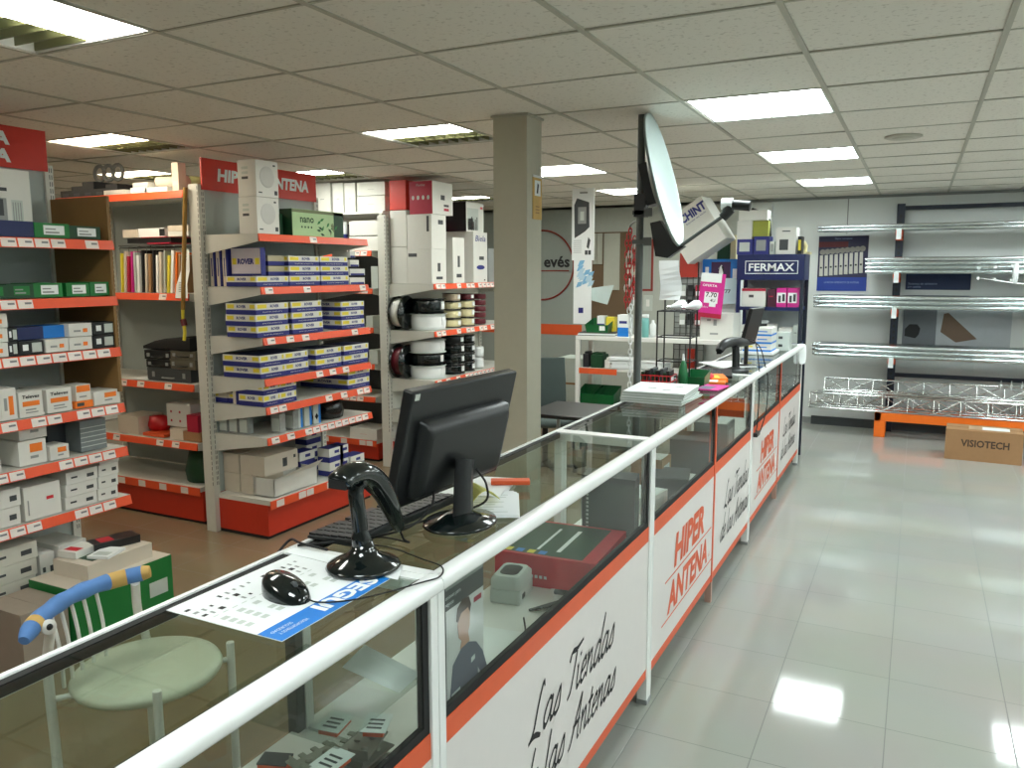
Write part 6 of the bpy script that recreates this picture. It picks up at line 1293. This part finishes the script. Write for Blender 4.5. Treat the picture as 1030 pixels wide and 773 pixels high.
for k in range(9):
    x = at(684, 300, Y=7.3).x+.03+(k % 3)*.07; z_ = tz_-.12-(k//3)*.13
    solo('hanging_pack', MB().box(-.025, -.02, -.05, .025, .0, .05, 0).box(-.022, -.021, -.045, .022, -.02, -.005, 1), [(LGREY, BLACK, CRIM)[k % 3], (PAPER, DGREY, PAPER)[k % 3]], f'small hanging pack, {ORD[k % 3]} of the {ORD[k//3]} row on the dark grid rack', 'pack', 'packs hanging on the grid rack', (x, 7.30, z_))
for k, (x0, x1, y0) in enumerate(((735, 741, 230), (729, 736, 240))):
    pass
panel(722, 236, 740, 262, CREAM, 'cream_green_box', 'dark green and cream box behind the tilted carton', 'box', Y=7.42, th=.1, fn=lambda m, w, h: m.box(-w*.5, -.0006, 0, w*.2, 0, h, 1), mats=[CREAM, DGREEN]).location.z = at(722, 263, Y=7.4).z
# red post of the rack behind the table
panel(692, 340, 698, 372, BASER, 'red_post', 'red upright post behind the work table', 'post', Y=7.28, th=.03)
COL.objects[-1].data.transform(Matrix.Diagonal((1, 1, 3.2, 1))); COL.objects[-1].location.z = 0.0

# ---------------------------------------------------------------- rack of tubes and aerials on the back wall
o = thing('cantilever_rack', 'dark blue cantilever rack with orange arms fixed to the back wall', 'rack', (-.20, 8.98, 0))
for k, x in enumerate((0, 1.28, 2.5)):
    u = MB().box(x-.035, -.04, 0, x+.035, .06, 2.275, 0)
    z_ = .1
    while z_ < 2.2: u.box(x-.012, -.0406, z_, x+.012, -.04, z_+.03, 1); z_ += .06
    u.build('upright', [RACKB, BLACK], o, .003)
    for z_ in (2.02, 1.61, 1.27, .79):
        a_ = MB().box(x-.03, -.38, z_-.06, x+.03, -.03, z_-.02, 0).box(x-.034, -.06, z_-.10, x+.034, -.03, z_+.04, 0).box(x-.022, -.392, z_-.10, x+.022, -.38, z_+.0, 1)
        a_.build('arm', [ORANGE if z_ > .3 else RACKB, PAPER], o, .002)
for z_ in (2.235, .58): MB().box(.035, .0, z_-.02, 2.5, .04, z_+.02).build('crossbar', RACKB, o)
def pipes(z, xs, n, rows, label, r=.021, x0=-.9, spread=.30, mt=None, ln=3.0, y0=8.62, group='steel tubes on the wall rack'):
    c = 0
    for j in range(rows):
        for i in range(n):
            xx = x0+xs*math.sin(i*2.1+j); y = y0+i*spread/n
            p = MB().tube([(0, 0, 0), (ln, 0, 0)], r, n=14); p.tube([(-.04, 0, 0), (0, 0, 0)], r*.8, n=12)
            solo('steel_tube', p, mt or STEEL, f'long galvanised tube, {ORD[i]} from the front, {level(j, rows)} row on {label}', 'tube', group, (xx, y, z+r-.016+j*2*r)); c += 1
pipes(2.02, .01, 4, 2, 'the top arms', .016, -.89, .24)
pipes(1.61, .015, 5, 4, 'the second arms', .020, -.43, .28)
pipes(1.27, .03, 5, 3, 'the middle arms', .022, -.88, .28)
pipes(.79, .04, 5, 3, 'the fourth arms', .022, -.86, .30)
for k, (z_, x0, x1) in enumerate(((1.60, -.42, 1.0), (1.26, -.7, 1.2), (.77, -.8, .5))):
    V = []; nn_ = 16
    for i in range(nn_+1):
        x = x0+(x1-x0)*i/nn_; V += [(x, 8.58, z_+.10), (x, 8.56+.01*sin(i*1.7), z_+.02), (x, 8.58+.01*cos(i*2.3), z_-.03-.05*abs(sin(i*.9)))]
    f_ = [(3*i+q, 3*(i+1)+q, 3*(i+1)+q+1, 3*i+q+1) for i in range(nn_) for q in (0, 1)]
    solo('plastic_film', MB().add(V, f_, 0, True), FILM, f'clear torn plastic film hanging around the {("second", "middle", "fourth")[k]} tube bundle', 'film')
# lattice tower sections on the lowest arms
def lattice(x0, x1, y, z, s, label):
    o = thing('lattice_mast_section', label, 'lattice mast', (x0, y, z), 0, 'lattice mast sections on the orange bench')
    L = x1-x0; P3 = [(0, 0), (s, 0), (s/2, s*.86)]
    m = MB()
    for (yy, zz) in P3: m.tube([(0, yy, zz), (L, yy, zz)], .009, n=8)
    m.build('rails', CHROME, o)
    m = MB(); n = int(L/.22)
    for i in range(n):
        for q in range(3):
            a, b = P3[q], P3[(q+1) % 3]; 
            if i % 2: a, b = b, a
            m.tube([(i*L/n, a[0], a[1]), ((i+1)*L/n, b[0], b[1])], .0045, n=6)
        for q in range(3): m.tube([(i*L/n, *P3[q]), (i*L/n, *P3[(q+1) % 3])], .0045, n=6)
    m.build('bracing', CHROME, o)
lattice(-.93, 2.0, 8.60, .256, .16, 'front lattice mast section of shiny steel on the orange bench')
lattice(-.88, 2.05, 8.775, .256, .15, 'rear lattice mast section of shiny steel on the orange bench')
lattice(-.80, 1.9, 8.68, .425, .14, 'small lattice mast section lying across the two lower ones')
solo('plastic_wrap', MB().lathe([(0, 0), (.05, .0), (.06, .03), (.02, .06), (0, .07)], n=9), FILM, 'crumpled clear wrap lying on the front lattice section', 'film', loc=(.10, 8.66, .43))
# aerials leaning in the rack
def yagi(x, y, z, L, label, rot=0, big=False):
    o = thing('yagi_aerial', label, 'aerial', (x, y, z), 0); o.rotation_euler = (0, rad(rot), 0)
    MB().box(0, -.008, -.008, L, .008, .008).build('boom', CHROME, o)
    for k in range(int(L/.085)):
        MB().tube([(.02+k*.085, -.0, -.045), (.02+k*.085, 0, .045)], .0035, n=6).lathe([(0, -.012), (.012, -.01), (.012, .01), (0, .012)], (.02+k*.085, 0, 0), 8).build('element', PAPER, o)
yagi(.72, 8.72, .56, .9, 'thin aerial with white knobs lying behind the lattice sections at the right edge')
o = thing('panel_aerial', 'spiky aerial with a white reflector plate on the second arms', 'aerial', (.62, 8.57, 1.60))
MB().lathe([(0, -.10), (.018, -.09), (.024, 0), (.018, .09), (0, .10)], (.15, 0, 0), 14).build('reflector', PAPER, o)
for s_ in (-1, 1):
    MB().tube([(-.15, 0, .04*s_), (.15, 0, .09*s_), (.55, 0, .12*s_)], .005, n=6).build('boom', CHROME, o)
    for k in range(6): MB().tube([(-.14+k*.13, -.008, .045*s_+.012*k*s_*.8), (-.14+k*.13, .012, .045*s_+.012*k*s_*.8)], .014, n=10).build('knob', PAPER, o)
MB().tube([(.15, 0, 0), (.6, 0, .0)], .006, n=6).build('boom', CHROME, o)
# posters on the wall
a, b = at(824, 238, Y=YW-.01), at(871, 293, Y=YW-.01)
o = thing('fence_poster', 'dark blue poster showing a long row of white fence slats', 'poster', ((a.x+b.x)/2, YW-.006, b.z)); w, h = b.x-a.x, a.z-b.z
MB().box(-w/2, -.006, 0, w/2, 0, h, 0).box(-w/2, -.0066, 0, w/2, -.006, h*.25, 1).box(-w/2, -.0066, h*.80, w*.1, -.006, h*.90, 2).build('sheet', [mat('poster_navy', (44, 42, 74), .5), mat('poster_blue', (30, 60, 150), .5), MAROON], o)
m = MB()
for k in range(9):
    x = -w*.46+k*w*.10; z_ = h*.27+k*.004; m.quad((x, -.008, z_), (x+w*.075, -.008, z_), (x+w*.06, -.008, z_+h*.38), (x-.002, -.008, z_+h*.38), 0); m.box(x+w*.01, -.0085, z_+h*.14, x+w*.05, -.008, z_+h*.17, 1)
    m.prism([(.03*cos(q*.785), .03*sin(q*.785)) for q in range(8)], .0004, frame((x+w*.05, -.0085, z_+h*.44), (1,0,0), (0,0,1)), 2)
m.build('printed_slats', [mat('slat_print', (200, 198, 190), .5), INK, mat('slat_cap', (150, 146, 140), .5)], o)
m = MB(); m.text('LA NUEVA GENERACION DE ANTENAS', h*.035, frame((0, -.0075, h*.14), (1,0,0), (0,0,1)), 0, 0, 0, 'c', w*.7).text('Gama completa', h*.03, frame((0, -.0075, h*.94), (1,0,0), (0,0,1)), 0, 0, 0, 'c', w*.35); m.build('lettering', mat('poster_lettering', (150, 170, 210), .5), o)
a, b = at(912, 268, Y=YW-.01), at(976, 292, Y=YW-.01)
o = thing('blue_banner', 'dark blue banner on the wall behind the second tube bundle', 'banner', ((a.x+b.x)/2, YW-.006, b.z)); w, h = b.x-a.x, a.z-b.z+.05
MB().box(-w/2, -.006, 0, w/2, 0, h).build('sheet', mat('poster_navy2', (38, 52, 88), .5), o)
m = MB(); m.text('Sistemas de television', .022, frame((-w*.46, -.007, .05), (1,0,0), (0,0,1)), 0, 0, 0, 'l', w*.45).text('por satelite', .022, frame((-w*.46, -.007, .02), (1,0,0), (0,0,1)), 0, 0, 0, 'l', w*.2); m.build('lettering', mat('poster_lettering', (150, 170, 210), .5), o)
# photo poster with a face and brown shape
a, b = at(909, 313, Y=YW-.01), at(1016, 345, Y=YW-.01); zb_ = .80
o = thing('photo_poster', 'large pale photo poster with dark hair and brown shape behind the tubes', 'poster', ((a.x+b.x)/2, YW-.006, zb_)); w, h = b.x-a.x, a.z-zb_+.02
MB().box(-w/2, -.006, 0, w/2, 0, h, 0).box(-w/2, -.0064, 0, -w/2+.30, -.006, h, 1).build('sheet', [mat('photo_pale', (178, 184, 188), .5), mat('photo_blue', (112, 118, 124), .5)], o)
m = MB(); F = frame((-w/2, -.0068, 0), (1,0,0), (0,0,1)); m.prism([(.02, .17), (.02, .24), (.06, .29), (.13, .29), (.16, .25), (.15, .19), (.12, .15)], .0004, F, 0)
m.prism([(.36, .40), (.40, .41), (.66, .16), (.48, .12), (.34, .22)], .0004, F, 1); m.prism([(.2, .52), (.32, .48), (.325, .495), (.21, .535)], .0004, F, 2)
m.build('printed_figure', [mat('photo_hair', (28, 30, 32), .6), mat('photo_brown', (120, 98, 80), .6), PAPER], o)
# orange low bench and the cardboard box
zb_ = .245; xa = -.315
o = thing('orange_bench', 'low orange metal bench carrying the shiny lattice sections', 'bench', (xa, 8.60, 0))
MB().box(0, 0, zb_-.085, 2.6, .06, zb_).box(0, 0, zb_-.085, .06, .33, zb_).box(0, .27, zb_-.085, 2.6, .33, zb_).build('frame', mat('bright_orange_paint', (240, 112, 24), .4), o, .004)
for x, y in ((0, 0), (2.5, 0), (0, .26), (2.5, .26)): MB().box(x, y, 0, x+.10, y+.07, zb_-.085).build('leg', mat('bright_orange_paint', (240, 112, 24), .4), o, .004)
a, b = at(949, 463, Z=0), at(1029, 472, Z=0)
L = .575; o = thing('cardboard_box', 'brown lettered cardboard box on the floor before the orange bench', 'box', (.285, 7.85, 0), rad(-3))
m = MB().box(0, 0, 0, L, .30, .265, 0).box(0, .146, .265, L, .150, .2665, 2).box(L*.30, .06, .2655, L*.80, .24, .2668, 3); m.build('carton', [KRAFT, KRAFT, BROWN, mat('tape', (176, 146, 108), .3)], o, .004)
m = MB().text('VISIOTECH', .058, frame((L*.52, -.0012, .125), (1,0,0), (0,0,1)), 0, .03, 0, 'c', .36); m.build('lettering', mat('box_ink', (70, 52, 38), .7), o)
m = MB().box(L*.48, .07, .2672, L*.83, .20, .2684, 0); m.build('label', PAPER, o)
sb = solo('skirting_trunking', MB().box(0, .043, 0, 3.4, .066, .09), DGREY, 'dark trunking along the floor beneath the wall rack', 'trunking', loc=(-.95, 9.0, 0))

# ---------------------------------------------------------------- last checks
seen = {}
for ob in SC.objects:
    if 'label' in ob and ob.parent is None:
        n_ = len(ob['label'].split())
        if not 4 <= n_ <= 16: print('LABEL LENGTH', n_, ob['label'])
        if ob['label'] in seen and ob.get('group') is None: print('LABEL TWICE', ob['label'])
        elif ob['label'] in seen: print('label twice in group', ob['label'])
        seen[ob['label']] = 1
